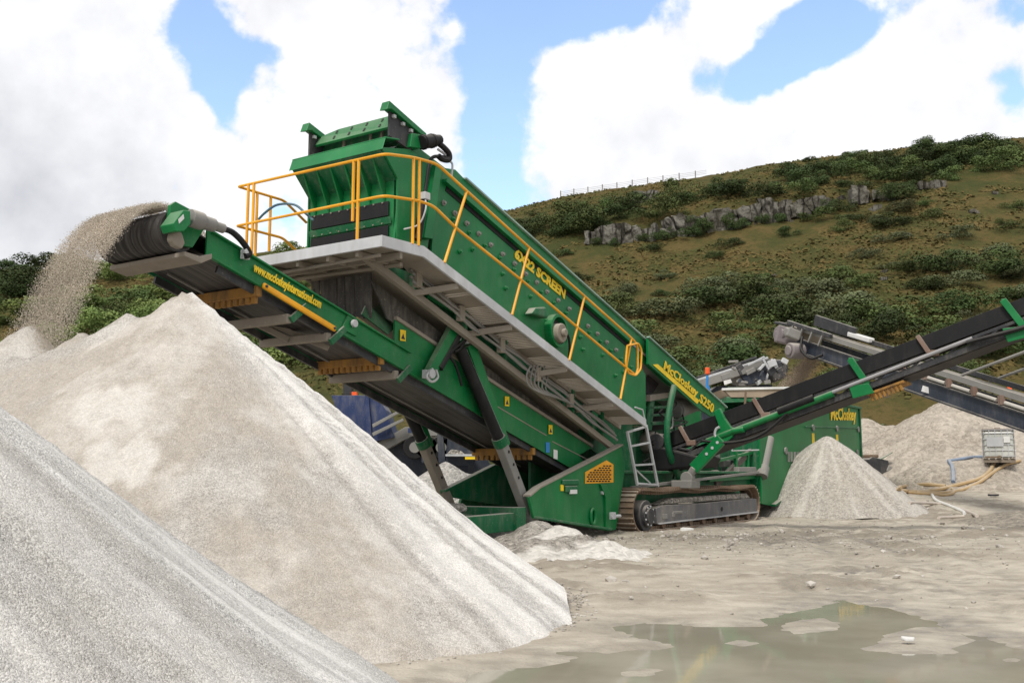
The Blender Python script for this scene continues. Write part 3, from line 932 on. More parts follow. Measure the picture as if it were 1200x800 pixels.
# ---- crawler tracks -----------------------------------------------------------
def track(w0, detail=True):
    s0, s1, R = .46, 7.02, .44
    zc_ = .47
    L = s1 - s0
    per = 2 * L + 2 * math.pi * R
    n = 140
    mm = MB()
    for i in range(n):
        d = per * i / n
        if d < L: c = V((s0 + d, 0, zc_ + R)); tx, nz = V((1, 0, 0)), V((0, 0, 1))
        elif d < L + math.pi * R:
            a = (d - L) / R; nz = V((math.sin(a), 0, math.cos(a))); c = V((s1, 0, zc_)) + nz * R; tx = V((math.cos(a), 0, -math.sin(a)))
        elif d < 2 * L + math.pi * R: c = V((s1 - (d - L - math.pi * R), 0, zc_ - R)); tx, nz = V((-1, 0, 0)), V((0, 0, -1))
        else:
            a = (d - 2 * L - math.pi * R) / R; nz = V((-math.sin(a), 0, -math.cos(a))); c = V((s0, 0, zc_)) + nz * R; tx = V((-math.cos(a), 0, math.sin(a)))
        if nz.z > .9: c.z -= .035 * math.sin(math.pi * (c.x - s0) / L * 3) ** 2
        pw = per / n
        rot = Matrix((tx, (0, 1, 0), nz)).transposed()
        mm.box(c + V((0, w0 + .25, 0)), (pw * .94, .50, .035), rot)
        mm.box(c + V((0, w0 + .25, 0)) + nz * .030 - tx * pw * .33, (pw * .26, .50, .05), rot)
        mm.box(c + V((0, w0 + .25, 0)) - nz * .05, (pw * .8, .16, .07), rot)
    tr = mm.build('crawler_track', RUST, PLANT)
    mm = MB()
    mm.side([(1.28, .16), (7.35, .22), (7.45, .30), (7.40, .585), (7.1, .60), (3.9, .55), (1.6, .56), (1.22, .50)], w0 + .06, w0 + .42)
    mm.build('track_frame', paint('scraped_slate_frame', (.13, .13, .135), .95, .65, .85, .45, dustcol=(.46, .42, .36)), tr, .012)
    if detail:
        mm = MB(); mm.bar((1.32, w0 + .04, .17), (7.4, w0 + .04, .235), .05, .03); mm.build('frame_lip', GALV, tr)
        mm = MB()
        mm.side([(1.4, .57), (7.2, .60), (6.9, .74), (2.2, .70)], w0 + .14, w0 + .38); mm.build('mud_shelf', MUD, tr, .03)
        mm = MB()
        for x, y, r in ((846, 596, .06),): c = M(x, y, w0 + .055); mm.cyl(c, c + V((0, -.006, 0)), r, 12)
        mm.build('inspection_hole', BLACK, tr)
        mm = MB()
        for x, y, a, b in ((779, 605, .24, .11), (794, 600, .5, .06), (789, 603, .14, .1)):
            c = M(x, y, w0 + .05); mm.box(c, (a, .03, b))
        mm.build('step_block', GREYSTEEL, tr, .01)
        for i in range(8):
            mm = MB(); c = V((1.7 + i * .74, w0 + .1, .14)); mm.cyl(c, c + V((0, .3, 0)), .10, 14); mm.build('bottom_roller', RUST, tr, .01, True)
    c = V((.66, w0 - .01, .36))
    mm = MB(); mm.cyl(c + V((0, .02, 0)), c + V((0, .3, 0)), .33, 24); mm.cyl(c + V((0, -.05, 0)), c + V((0, .05, 0)), .235, 22); mm.cyl(c + V((0, -.09, 0)), c + V((0, 0, 0)), .17, 20)
    sp = mm.build('sprocket', DARKSTEEL, tr, .012, True)
    mm = MB()
    for k in range(9):
        a = k * 2 * math.pi / 9; q = c + V((math.cos(a) * .2, -.05, math.sin(a) * .2)); mm.cyl(q, q + V((0, -.02, 0)), .022, 6)
    mm.build('hub_bolt', GALV, sp)
    return tr


track(0.0)
track(2.4, False)
m = MB(); m.cyl(M(716, 605, .1), M(727, 604, .05), .035, 8); c = M(718, 604, .1); m.box(c, (.12, .1, .14)); m.build('tow_pin', GALV, CHS, .01)

# ---- strut, arms and clutter around the deck ------------------------------------
ARM = empty('conveyor_support', (0, 0, 0), 0, PLANT)
m = MB()
st = ML([(757, 474), (757, 425), (766, 424), (833, 479), (848, 478), (856, 500), (838, 503), (829, 489), (796, 460)], .42)
pl = [(1.72, top(1.72) - .62), (1.72, top(1.72) - .02), (6.25, top(6.25) + .0), (6.05, 2.62), (5.55, 2.66), (4.6, 2.86)]
m.side(pl, .42, .48)
STP = m.build('support_arm', GREEN_CLEAN, ARM, .006)
m = MB(); m.bar((1.7, .41, top(1.7) + .0), (6.3, .41, top(6.3)), .08, .03, UPN); m.build('pale_edge', bpy.data.materials['pale_edge_strip'], STP)
text('McCloskey', M(777, 431.5, .41), M(817, 465.5, .41), .215, LETTER, 'maker_lettering', STP, .012, .03, .15)
text('S250', M(819, 470.5, .41), M(835.5, 484, .41), .24, LETTER, 'model_lettering', STP, .012, .03, .15)
m = MB(); m.slab(ML([(765, 427), (771, 426.5), (819.5, 469), (817, 473)], .405), (0, .004, 0)); m.build('yellow_stripe', LETTER, STP)
KS = 2.55
SLN = lambda pts: [S(x, y, KS) for x, y in pts]
m = MB(); m.slab(SLN([(836, 482), (843, 478), (849, 490), (856, 500), (861, 501), (858, 512), (848, 520), (839, 516), (836, 505), (842, 499)]), (.12, 0, 0)); br = m.build('knuckle', GREEN_CLEAN, ARM, .015)
m = MB(); m.cyl(S(858, 505, KS - .02), S(872, 503, KS - .02), .07, 12); m.build('knuckle_pin', GREEN_CLEAN, ARM, .01, True)
m = MB(); a, b = S(846, 514, KS), S(813, 549, KS); m.bar(a, b, .12, .26, (0, 1, 1)); m.build('lower_arm', GREEN_CLEAN, ARM, .015)
for t in (.12, .3, .5):
    m = MB(); c = lin(a, b, t) + V((-.065, 0, 0)); m.cyl(c, c + V((-.01, 0, 0)), .035, 10); m.build('pin_cap', GALV, ARM)
m = MB(); c = S(806, 560, KS); m.cyl(S(814, 548, KS), c, .09, 12); m.cyl(c + V((-.1, 0, 0)), c + V((.1, 0, 0)), .15, 14); m.box(c + V((.1, .1, -.14)), (.5, .5, .18)); m.build('ram_end', GREYSTEEL, ARM, .015, True)
r_ = random.Random(4)
for i in range(26):
    m = MB(); c = M(r_.uniform(803, 890), r_.uniform(528, 560), r_.uniform(.75, 1.2))
    if i % 3: m.box(c, (r_.uniform(.12, .5), r_.uniform(.1, .3), r_.uniform(.08, .3)))
    else: m.cyl(c, c + V((r_.uniform(.2, .5), 0, 0)), r_.uniform(.05, .11), 12)
    m.build('valve_block', r_.choice((DARKSTEEL, GREYSTEEL, GREEN_DIRTY, GREEN_DIRTY, BLACK)), ARM, .01)
for i in range(9):
    x, y = r_.uniform(762, 800), r_.uniform(462, 520)
    m = MB(); q = [M(x + r_.uniform(-10, 14) * k_ * .5, y + 9 * k_ + r_.uniform(-4, 4), .62 + .03 * i) for k_ in range(5)]
    m.tube(curve(q, 4), .022, 6); m.build('hose', BLACK if i % 3 else GREYSTEEL, ARM, 0, True)
m = MB(); m.tube(curve([S(x, y, KS - .03) for x, y in ((843, 500), (839, 503), (838, 510), (842, 514))], 6), .03, 6); m.build('hose_loop', GALV, ARM, 0, True)
m = MB(); m.bar(M(884, 524, .6), M(838, 568, .6), .10, .16, (1, 0, 1)); m.build('brace', paint('brown_dusty_steel', (.10, .085, .07), .5, .7, .5, .3), ARM, .01)

DECK = empty('power_deck', (0, 0, 0), 0, PLANT)
m = MB(); m.tube(rounded([M(x, y, .30) for x, y in ((790, 452), (786, 470), (781, 500), (783, 528), (797, 562))], .3), .075, 10); m.build('bent_post', GREEN_DIRTY, DECK, 0, True)
m = MB(); a, b = M(792, 480, .95), M(812, 472, .95); m.cyl(a, b, .24, 22); m.cyl(lin(a, b, -.06), a, .20, 20); m.build('silencer', GREYSTEEL, DECK, .02, True)
m = MB(); m.slab(ML([(790, 440), (806, 440), (803, 462), (790, 460)], 1.15), (0, .3, 0)); m.slab(ML([(808, 458), (818, 455), (818, 476), (808, 480)], .9), (0, .2, 0)); m.build('air_intake', GREYSTEEL, DECK, .04)
m = MB(); m.slab(ML([(757, 442), (772, 430), (778, 440), (766, 460), (757, 462)], 1.0), (0, .06, 0)); m.build('dark_flap', paint('sooty_flap', (.06, .05, .06), .3, .7, .3), DECK, .01)
m = MB()
for y0, y1 in ((466, 470), (476, 479), (485, 488), (494, 498)):
    m.slab(ML([(762, y0), (789, y0 - 1), (789, y1 - 1), (762, y1)], .8), (0, .5, 0))
m.slab(ML([(758, 504), (764, 462), (768, 462), (764, 504)], .8), (0, .06, 0))
m.build('louvred_frame', GREEN_DIRTY, DECK, .01)
m = MB(); m.slab(ML([(762, 463), (790, 458), (792, 464), (762, 470)], .75), (0, .6, 0)); m.build('pale_cap', UNDER, DECK, .01)
m = MB(); m.slab(ML([(745, 500), (800, 490), (800, 566), (745, 568)], 1.25), (0, .1, 0)); m.build('engine_side', GREEN_DIRTY, DECK, .01)
m = MB(); m.slab(ML([(757, 458), (800, 450), (822, 470), (822, 500), (757, 505)], 1.6), (0, .1, 0)); m.build('engine_cover', GREEN, DECK, .01)
m = MB(); m.slab(ML([(760, 484), (785, 480), (785, 502), (760, 505)], 1.1), (0, .2, 0)); m.build('dark_bay', BLACK, DECK)
m = MB(); c = M(768, 518, .9); m.cyl(c, c + V((.2, .5, 0)), .26, 18); m.cyl(c + V((-.1, -.2, .02)), c, .16, 14); m.build('slew_motor', UNDER, DECK, .03, True)
m = MB(); c = M(776, 546, 1.24); m.box(c, (.25, .01, .2)); m.build('sticker', STICKBLUE, DECK)
m = MB(); c = M(779, 544, 1.235); m.box(c, (.12, .01, .14)); m.build('sticker', WHITE, DECK)
m = MB(); m.tube([M(780, 500, .5), M(784, 524, .5), M(797, 562, .5)], .03, 6); m.tube(curve([M(x, y, .45) for x, y in ((781, 506), (790, 515), (786, 530), (792, 545), (789, 560))], 5), .022, 6); m.build('hose', BLACK, DECK, 0, True)
# green frames between the arm and the rear body
m = MB()
for pts in (((862, 553), (862, 528)), ((876, 556), (876, 530)), ((888, 558), (888, 512)), ((895, 552), (895, 520))):
    m.bar(M(*pts[0], .55), M(*pts[1], .55), .09, .09)
m.bar(M(835, 541, .55), M(890, 528, .55), .07, .08); m.bar(M(830, 562, .5), M(893, 558, .5), .08, .1)
m.build('guard_frame', GREEN, DECK, .008)
m = MB(); m.slab(ML([(822, 530), (893, 512), (893, 560), (822, 566)], 1.3), (0, .1, 0)); m.build('tank_side', GREEN_DIRTY, DECK)
m = MB()
for i in range(7):
    x = 838 + i * 8; m.slab(ML([(x, 536 - i), (x + 4, 536 - i), (x + 4, 552 - i), (x, 553 - i)], 1.27), (0, .02, 0))
m.build('tank_rib', DARKSTEEL, DECK)
m = MB(); m.slab(ML([(866, 547), (886, 547), (888, 553), (866, 553)], .4), (0, .3, 0)); m.slab(ML([(866, 554), (888, 554), (888, 557), (866, 557)], .42), (0, .3, 0)); m.build('control_box', GREYSTEEL, DECK, .015)
m = MB(); m.tube([M(857, 500, .2), M(858, 528, .2), M(889, 527, .2)], .022, 6); m.build('step_rail', GALV, DECK)
m = MB(); a, b = M(902, 513, .3), M(893, 556, .3); m.cyl(a, b, .13, 14); m.cyl(lin(a, b, .8), lin(a, b, 1.05), .17, 14); m.build('jack_leg', GREYSTEEL, DECK, .01, True)

# ---- rear body (the feed hopper end) --------------------------------------------
m = MB()
rb = [(8.3, .30), (9.4, .32), (10.6, .62), (18.95, .62), (18.95, 3.66), (8.3, 3.66)]
m.side([(8.45, .42), (9.2, .35), (11.2, .75), (18.95, .62), (18.95, 3.64), (11.9, 3.64), (11.6, 2.95), (8.45, 2.80)], .30, .36)
REAR = m.build('rear_body', GREEN, PLANT, .01)
m = MB(); m.slab([(8.45, .36, .42), (8.45, 2.8, .42), (8.45, 2.8, 2.78), (8.45, .36, 2.78)], (.06, 0, 0)); m.slab([(18.9, .36, .62), (18.9, 2.8, .62), (18.9, 2.8, 3.6), (18.9, .36, 3.6)], (.05, 0, 0)); m.side([(8.45, .42), (18.95, .62), (18.95, 3.64), (11.9, 3.64), (11.6, 2.95), (8.45, 2.8)], 2.8, 2.86)
m.slab([(11.9, .36, 3.55), (18.9, .36, 3.55), (18.9, 2.8, 3.55), (11.9, 2.8, 3.55)], (0, 0, .05)); m.slab([(8.5, .36, 2.74), (11.7, .36, 2.86), (11.7, 2.8, 2.86), (8.5, 2.8, 2.74)], (0, 0, .04))
m.build('end_wall', GREEN_DIRTY, REAR)
m = MB(); m.bar(M(944, 500, .27), M(1007, 501.5, .27), .03, .05); m.bar(M(932, 545, .26), M(956, 544, .26), .12, .07); m.bar((11.9, .27, 3.66), (18.95, .27, 3.66), .12, .08); m.bar((9.2, .24, .36), (11.2, .24, .78), .16, .07); m.bar((18.9, .28, .62), (18.9, .28, 3.64), .05, .14)
m.build('body_ledge', GREEN_DIRTY, REAR, .008)
m = MB()
for x, y in ((952, 501), (980, 502), (1005, 503), (920, 528), (1004, 530), (978, 545)):
    c = M(x, y, .3); m.cyl(c, c + V((0, -.05, 0)), .11, 10)
m.build('boss', GREYSTEEL, REAR, .01, True)
for x, y in ((953, 514), (981, 515)):
    m = MB(); c = M(x, y, .3); m.box(c, (.24, .02, .36)); m.build('warning_decal', LETTER, REAR)
m = MB()
for k in range(6): c = M(924 + k * 4, 535, .28); m.box(c, (.12, .04, .3))
m.build('hinge', GREYSTEEL, REAR)
m = MB(); m.slab([(16.4, .5, 3.6), (18.8, .5, 3.6), (18.4, 1.2, 3.95), (17.4, 1.2, 4.05), (16.6, 1.0, 3.8)], (0, 1.2, 0)); m.build('sand_load', SAND, REAR, .1)
text('McCloskey', M(973, 491.5, .29), M(1003, 492, .29), .42, LETTER, 'maker_lettering', REAR, .02, .03, .12)

# ---- side conveyor -----------------------------------------------------------------
SS = 2.7
cz = lambda w: 2.256 + (w - .265) * (4.688 - 2.256) / (-7.28 - .265)      # top edge of its skirt
SIDE = empty('side_conveyor', (0, 0, 0), 0, PLANT)
W0, W1 = .9, -11.5


def rail_(mm, s, dz, a, b, w0=W0, w1=W1): mm.bar((s, w0, cz(w0) + dz), (s, w1, cz(w1) + dz), a, b, (0, .32, 1))


m = MB()
m.slab([(SS, W0, cz(W0)), (SS, W1, cz(W1)), (SS, W1, cz(W1) - .34), (SS, W0, cz(W0) - .34)], (.03, 0, 0))
m.slab([(SS + .95, W0, cz(W0)), (SS + .95, W1, cz(W1)), (SS + .95, W1, cz(W1) - .34), (SS + .95, W0, cz(W0) - .34)], (.03, 0, 0))
m.build('rubber_skirt', BLACK, SIDE, .004)
m = MB(); m.slab([(SS + .03, W0, cz(W0) - .30), (SS + .03, W1, cz(W1) - .30), (SS + .95, W1, cz(W1) - .30), (SS + .95, W0, cz(W0) - .30)], (0, 0, -.02)); m.build('carrying_belt', BLACK, SIDE)
m = MB(); m.slab([(SS + .0, W0, cz(W0) - .76), (SS + .0, W1, cz(W1) - .58), (SS + .95, W1, cz(W1) - .58), (SS + .95, W0, cz(W0) - .76)], (0, 0, -.03)); m.build('return_belt', BELT_DUSTY, SIDE)
m = MB()
for s in (SS - .04, SS + .98):
    rail_(m, s, -.42, .06, .06); m.bar((s, W0, cz(W0) - .70), (s, W1, cz(W1) - .54), .06, .12, (0, .32, 1))
i = 0
w = W0
while w > W1 + .4:
    for s in (SS - .04, SS + .98):
        m.bar((s, w, cz(w) - .42), (s, w - .35, cz(w - .35) - .6), .04, .04, (1, 0, 0))
        m.bar((s, w - .35, cz(w - .35) - .6), (s, w - .7, cz(w - .7) - .42), .04, .04, (1, 0, 0))
    w -= .7
m.build('truss', DARKSTEEL, SIDE, .004)
m = MB(); m.cyl((SS - .12, -.6, cz(-.6) - .55), (SS - .12, -3.5, cz(-3.5) - .52), .075, 12); m.build('green_ram', GREEN, SIDE, 0, True)
m = MB(); m.cyl((SS - .12, -2.6, cz(-2.6) - .50), (SS - .12, -6.3, cz(-6.3) - .44), .04, 10); m.build('ram_rod', CHROME, SIDE, 0, True)
m = MB(); m.cyl((SS - .14, -2.3, cz(-2.3) - .48), (SS - .14, -3.1, cz(-3.1) - .47), .09, 12); m.build('ram_gland', BLACK, SIDE, 0, True)
m = MB(); m.tube(curve([(SS - .16, -.5, cz(-.5) - .5), (SS - .18, -1.2, cz(-1.2) - .78), (SS - .18, -1.9, cz(-1.9) - .85), (SS - .16, -2.5, cz(-2.5) - .6)], 6), .04, 6)
m.build('hose', BLACK, SIDE, 0, True)
m = MB(); m.tube(curve([(SS - .16, -6.2, cz(-6.2) - .5), (SS - .18, -7.5, cz(-7.5) - .62), (SS - .16, -9, cz(-9) - .55)], 6), .05, 6); m.build('hose', BLACK, SIDE, 0, True)
for w, green in ((-3.93, True), (-6.95, True)):
    m = MB()
    a = V((SS - .06, w + .06, cz(w) + .07)); b = V((SS - .06, w - .28, cz(w) - .50))
    m.bar(a, b, .1, .13, (0, 1, .3)); m.slab([(SS - .08, w + .1, cz(w) - .5), (SS - .08, w - .32, cz(w) - .48), (SS - .08, w - .42, cz(w) - .68), (SS - .08, w + .02, cz(w) - .78)], (-.05, 0, 0))
    m.bar(a + V((0, 0, .0)), a + V((1.1, 0, 0)), .07, .06)
    m.build('bracket', GREEN_CLEAN, SIDE, .01)
for w in (-1.75, -5.3, .05):
    m = MB()
    m.bar((SS - .05, w + .05, cz(w) + .02), (SS - .05, w - .2, cz(w) - .42), .07, .09, (0, 1, .3)); m.box((SS - .04, w - .24, cz(w - .24) - .44), (.14, .22, .12))
    m.build('idler_bracket', paint('rust_spotted_steel', (.20, .13, .10), .8, .6, .5, .3) if w == -1.75 else bpy.data.materials['rust_spotted_steel'], SIDE, .01)
m = MB()
for k in range(8): m.bar((SS + .0, -4.25 - .085 * k, cz(-4.25 - .085 * k) - .80), (SS - .02, -4.3 - .085 * k, cz(-4.3 - .085 * k) - .96), .05, .04)
m.box((SS + .3, -4.55, cz(-4.55) - .78), (.7, .8, .05), Matrix.Rotation(-.31, 3, 'X'))
m.build('scraper_comb', YELLOW_RUST, SIDE, .004)
m = MB(); m.slab([(SS - .1, .85, 1.95), (SS - .1, -.5, 1.62), (SS - .1, -.35, 1.40), (SS - .1, .9, 1.30)], (1.1, 0, 0)); m.build('chute_boot', BLACK, SIDE, .05)
m = MB(); m.cyl((SS - .1, .7, 2.0), (SS + 1.1, .7, 2.0), .2, 16); m.build('tail_drum', DARKSTEEL, SIDE, .01, True)

# ================================================================== TERRAIN
def axis(a0, a1, step, lo, hi, grow=1.22):
    mid = list(np.arange(a0, a1 + 1e-6, step)); l, s = [], step
    x = a0
    while x > lo: s *= grow; x -= s; l.append(max(x, lo))
    r, s = [], step; x = mid[-1]
    while x < hi: s *= grow; x += s; r.append(min(x, hi))
    return np.array(l[::-1] + mid + r)


WL = -.03


def poly_sd(X, Y, poly):
    """signed distance, positive inside"""
    d = np.full(X.shape, 1e9); ins = np.zeros(X.shape, bool)
    n = len(poly)
    for i in range(n):
        (x0, y0), (x1, y1) = poly[i], poly[(i + 1) % n]
        ex, ey = x1 - x0, y1 - y0
        t = np.clip(((X - x0) * ex + (Y - y0) * ey) / (ex * ex + ey * ey + 1e-12), 0, 1)
        d = np.minimum(d, np.hypot(X - x0 - t * ex, Y - y0 - t * ey))
        c = ((y0 > Y) != (y1 > Y)) & (X < ex * (Y - y0) / (ey if ey else 1e-9) + x0)
        ins ^= c
    return np.where(ins, d, -d)


def shore(pts): return [tuple(on_level(x, y, WL)[:2]) for x, y in pts]


PUD = shore([(545, 800), (560, 789), (620, 784), (677, 779), (690, 771), (665, 765), (745, 765), (811, 760), (800, 752), (747, 744), (715, 735), (745, 731), (789, 732), (816, 736), (880, 735), (905, 727), (933, 719), (960, 712), (987, 704), (1040, 713), (1075, 720), (1098, 728), (1120, 740), (1150, 746), (1179, 751), (1215, 764), (1260, 780), (1300, 830), (1250, 930), (700, 930), (500, 850)])
ISL = [shore([(1005, 760), (1030, 746), (1052, 735), (1075, 732), (1095, 733), (1125, 743), (1148, 752), (1140, 768), (1090, 769), (1050, 766)]),
       shore([(908, 742), (918, 731), (935, 723), (960, 719), (985, 722), (992, 730), (982, 738), (950, 745), (925, 748)]),
       shore([(835, 752), (860, 746), (890, 748), (900, 755), (870, 760)]), shore([(1150, 772), (1180, 768), (1215, 775), (1190, 784)]), shore([(700, 788), (740, 782), (790, 784), (770, 793), (720, 795)]),
       shore([(955, 750), (975, 742), (1000, 740), (1012, 744), (1000, 750), (975, 755)])]
gx, gy = axis(-3.5, 16, .075, -420, 420), axis(4.4, 33, .075, -60, 430)
GX, GY = np.meshgrid(gx, gy)
sd = poly_sd(GX, GY, PUD)
for I in ISL: sd = np.minimum(sd, -poly_sd(GX, GY, I) + .03)
sd = sd + (fbm(GX * 1.6, GY * 1.6, 5, 3) - .5) * .30 + .06 + (fbm(GX * 7, GY * 7, 3, 31) - .5) * .12
rough = fbm(GX * .9, GY * .9, 5, 5) - .5
fine = fbm(GX * 5, GY * 5, 4, 9) - .5
rut = np.zeros_like(GX)
for (a, b, wd) in (((on_level(1035, 712), on_level(945, 615), .22)), ((on_level(1090, 722), on_level(1010, 612), .22)), ((on_level(700, 655), on_level(1000, 668), .3)), ((on_level(640, 690), on_level(1180, 690), .4))):
    ex, ey = b[0] - a[0], b[1] - a[1]
    t = np.clip(((GX - a[0]) * ex + (GY - a[1]) * ey) / (ex * ex + ey * ey), 0, 1)
    d = np.hypot(GX - a[0] - t * ex + .35 * np.sin(t * 5 + a[0]), GY - a[1] - t * ey)
    d = np.minimum(d, np.abs(d - .95 * (wd < .25) - 9 * (wd > .25)))
    rut += np.exp(-(d / wd) ** 2) * (.75 + .25 * np.sign(np.sin(t * math.hypot(ex, ey) * 26))) * (.6 + .8 * fbm(GX * 3, GY * 3, 3, 77))
dry = sstep(0, 1.2, -sd)
far_rise = .65 * sstep(27, 34, GY) * sstep(8, 12, GX) * (1 - sstep(60, 75, GY))
Z = WL + .012 * sstep(0, .15, -sd) + dry * (.045 + rough * .13 + fine * .05 - .055 * rut + (fbm(GX * 11, GY * 11, 3, 91) - .5) * .085 * sstep(-.02, .12, rough)) - .09 * sstep(0, .9, sd) + far_rise
Z = np.where(sd < 0, np.maximum(Z, WL + .004), Z)
wet = np.clip((1 - sstep(0, .55, -sd)) * .55 + .55 * rut * sstep(-.1, .4, fine * 3 + .3) + .9 * np.exp(-((GX - 4.2) / 2.8) ** 2 - ((GY - 19.0) / 2.6) ** 2) * .7, 0, 1)
churn = sstep(.02, .16, rough + .35 * fine) * dry


def ground_mat():
    k = NT('pale_quarry_mud')
    a, b, c = k.noise(.55, 6), k.noise(4.5, 6), k.noise(38, 4)
    st = k.noise(1.0, 5, k.coord((1.0, 3.2, 1)))
    col = k.mix(k.ramp(k.math('ADD', k.math('MULTIPLY', st, .6), k.math('MULTIPLY', a, .4)), .38, .62), (.32, .28, .222), (.45, .405, .33))
    col = k.mix(k.math('MULTIPLY', k.ramp(b, .45, .72), .45), col, (.26, .225, .178))
    col = k.mix(k.math('MULTIPLY', k.attr('churn'), .60), col, (.19, .16, .12))
    col = k.mix(k.math('MULTIPLY', k.ramp(c, .58, .75), .4), col, (.17, .15, .125))
    w = k.math('MULTIPLY', k.attr('wet'), k.ramp(k.math('ADD', k.math('MULTIPLY', b, .6), k.math('MULTIPLY', a, .4)), .28, .62))
    col = k.mix(k.math('MULTIPLY', w, .85), col, (.135, .120, .098))
    v = k.n('ShaderNodeTexVoronoi', i_Scale=30); k.l(k.coord(), v.inputs['Vector'])
    k.set(col, k.math('SUBTRACT', .9, k.math('MULTIPLY', w, .55)), spec=.35)
    k.bump(k.math('ADD', k.math('MULTIPLY', b, .8), k.math('ADD', k.math('MULTIPLY', c, .35), k.math('MULTIPLY', v.outputs['Distance'], -.25))), .6, .05)
    return k.m


g = grid_mesh('ground', gx, gy, Z, ground_mat(), None, {'wet': wet, 'churn': churn}); tag(g, kind='structure')

k = NT('murky_puddle_water')
k.b.inputs['IOR'].default_value = 1.33
k.set(k.mix(k.ramp(k.noise(.8, 4), .35, .7), (.25, .23, .175), (.345, .32, .255)), .05, spec=.40)
k.bump(k.noise(3.0, 3), .03, .02)
m = MB(); m.add([(-3.4, 2.5, WL), (16, 2.5, WL), (16, 14, WL), (-3.4, 14, WL)], [(0, 1, 2, 3)]); tag(m.build('puddle_water', k.m), kind='structure')


# ------------------------------------------------------------------ heaps
def heap(name, label, cat, apexes, step, mat, group=None, cap=None, rough=.05, seed=1, fines=None, soft=.05, kind=None, base=0.0, rfreq=1.0, relief=None):
    x0 = min(a[0] - a[3] for a in apexes) - .3; x1 = max(a[0] + a[3] for a in apexes) + .3
    y0 = min(a[1] - a[3] for a in apexes) - .3; y1 = max(a[1] + a[3] for a in apexes) + .3
    xs, ys = np.arange(x0, x1, step), np.arange(y0, y1, step)
    X, Y = np.meshgrid(xs, ys); Z = np.full(X.shape, -9.0)
    for a in apexes:
        dx, dy = X - a[0], Y - a[1]; d = np.sqrt(dx * dx + dy * dy + soft ** 2) - soft
        R = a[3]
        if len(a) > 4: R = R * (1 + a[4] * np.clip(np.cos(np.arctan2(dy, dx) - a[5]), 0, 1) ** 3)
        t = d / R
        z = a[2] * (1 - t) + .035 * a[2] * sstep(.80, 1.05, t) * 1.0
        Z = np.maximum(Z, z) if soft < .01 else np.where(np.abs(Z - z) < .3, np.maximum(Z, z) + (.3 - np.abs(Z - z)) ** 2 / 1.2, np.maximum(Z, z))
    if cap: Z = np.where(Z > cap - .15, cap - .15 + .15 * np.tanh((Z - cap + .15) / .15), Z)
    Z = Z + (fbm(X * 1.3 * rfreq, Y * 1.3 * rfreq, 4, seed) - .5) * rough * 2 + (fbm(X * 9 * rfreq, Y * 9 * rfreq, 3, seed + 5) - .5) * rough * .35
    if relief: Z = Z + relief(X, Y)
    F, B = (fines or (lambda X, Y, Z: (np.zeros_like(X) + .35, np.zeros_like(X) + .3)))(X, Y, Z)
    o = grid_mesh(name, xs, ys, Z + base, mat, Z > -.04, {'fines': F, 'brown': B})
    return tag(o, label, cat, group, kind)


def streaks(X, Y, ax, ay, fa, fr, seed):
    """runs of finer stone down the slope from (ax, ay)"""
    th = np.arctan2(Y - ay, X - ax); r = np.hypot(X - ax, Y - ay)
    return fbm(th * fa + 40, r * fr + 7, 4, seed)


# front heap: slope 36 deg
A_ = (-4.70, 4.66, 3.12)


def f_a(X, Y, Z):
    s = .6 * streaks(X, Y, A_[0], A_[1], 13, .35, 21) + .4 * streaks(X, Y, A_[0], A_[1], 40, .6, 26); n = fbm(X * .7, Y * .7, 4, 8)
    th = np.arctan2(Y - A_[1], X - A_[0])
    band = np.exp(-((th - .22 + .1 * (n - .5)) / .16) ** 2)
    F = np.clip(.05 + .9 * sstep(.48, .62, s) * (.35 + .65 * band) + .45 * band * sstep(.3, .6, n), 0, 1)
    B = np.clip(.1 + .45 * sstep(.5, .75, n) * (th < .0), 0, 1)
    return F, B


heap('gravel_heap', 'clean grey crushed stone heap filling the near left corner', 'gravel heap', [(*A_, 4.12)], .045, GRAVEL_A, 'stone heaps in the yard', None, .045, 3, f_a, relief=lambda X, Y: (streaks(X, Y, A_[0], A_[1], 16, .5, 21) - .5) * .10 + (streaks(X, Y, A_[0], A_[1], 44, .9, 26) - .5) * .05)

B_ = (-3.57, 10.8)


def on_b(x, y):
    d = ray(x, y); t = 5.0
    while t < 16:
        px, py, pz = d[0] * t, d[1] * t, EYE + d[2] * t
        a = math.atan2(py - B_[1], px - B_[0]); R = 3.80 * (1 + .20 * max(0, math.cos(a + .92)) ** 3)
        if pz < 3.22 * (1 - math.hypot(px - B_[0], py - B_[1]) / R): break
        t += .03
    return (px, py)


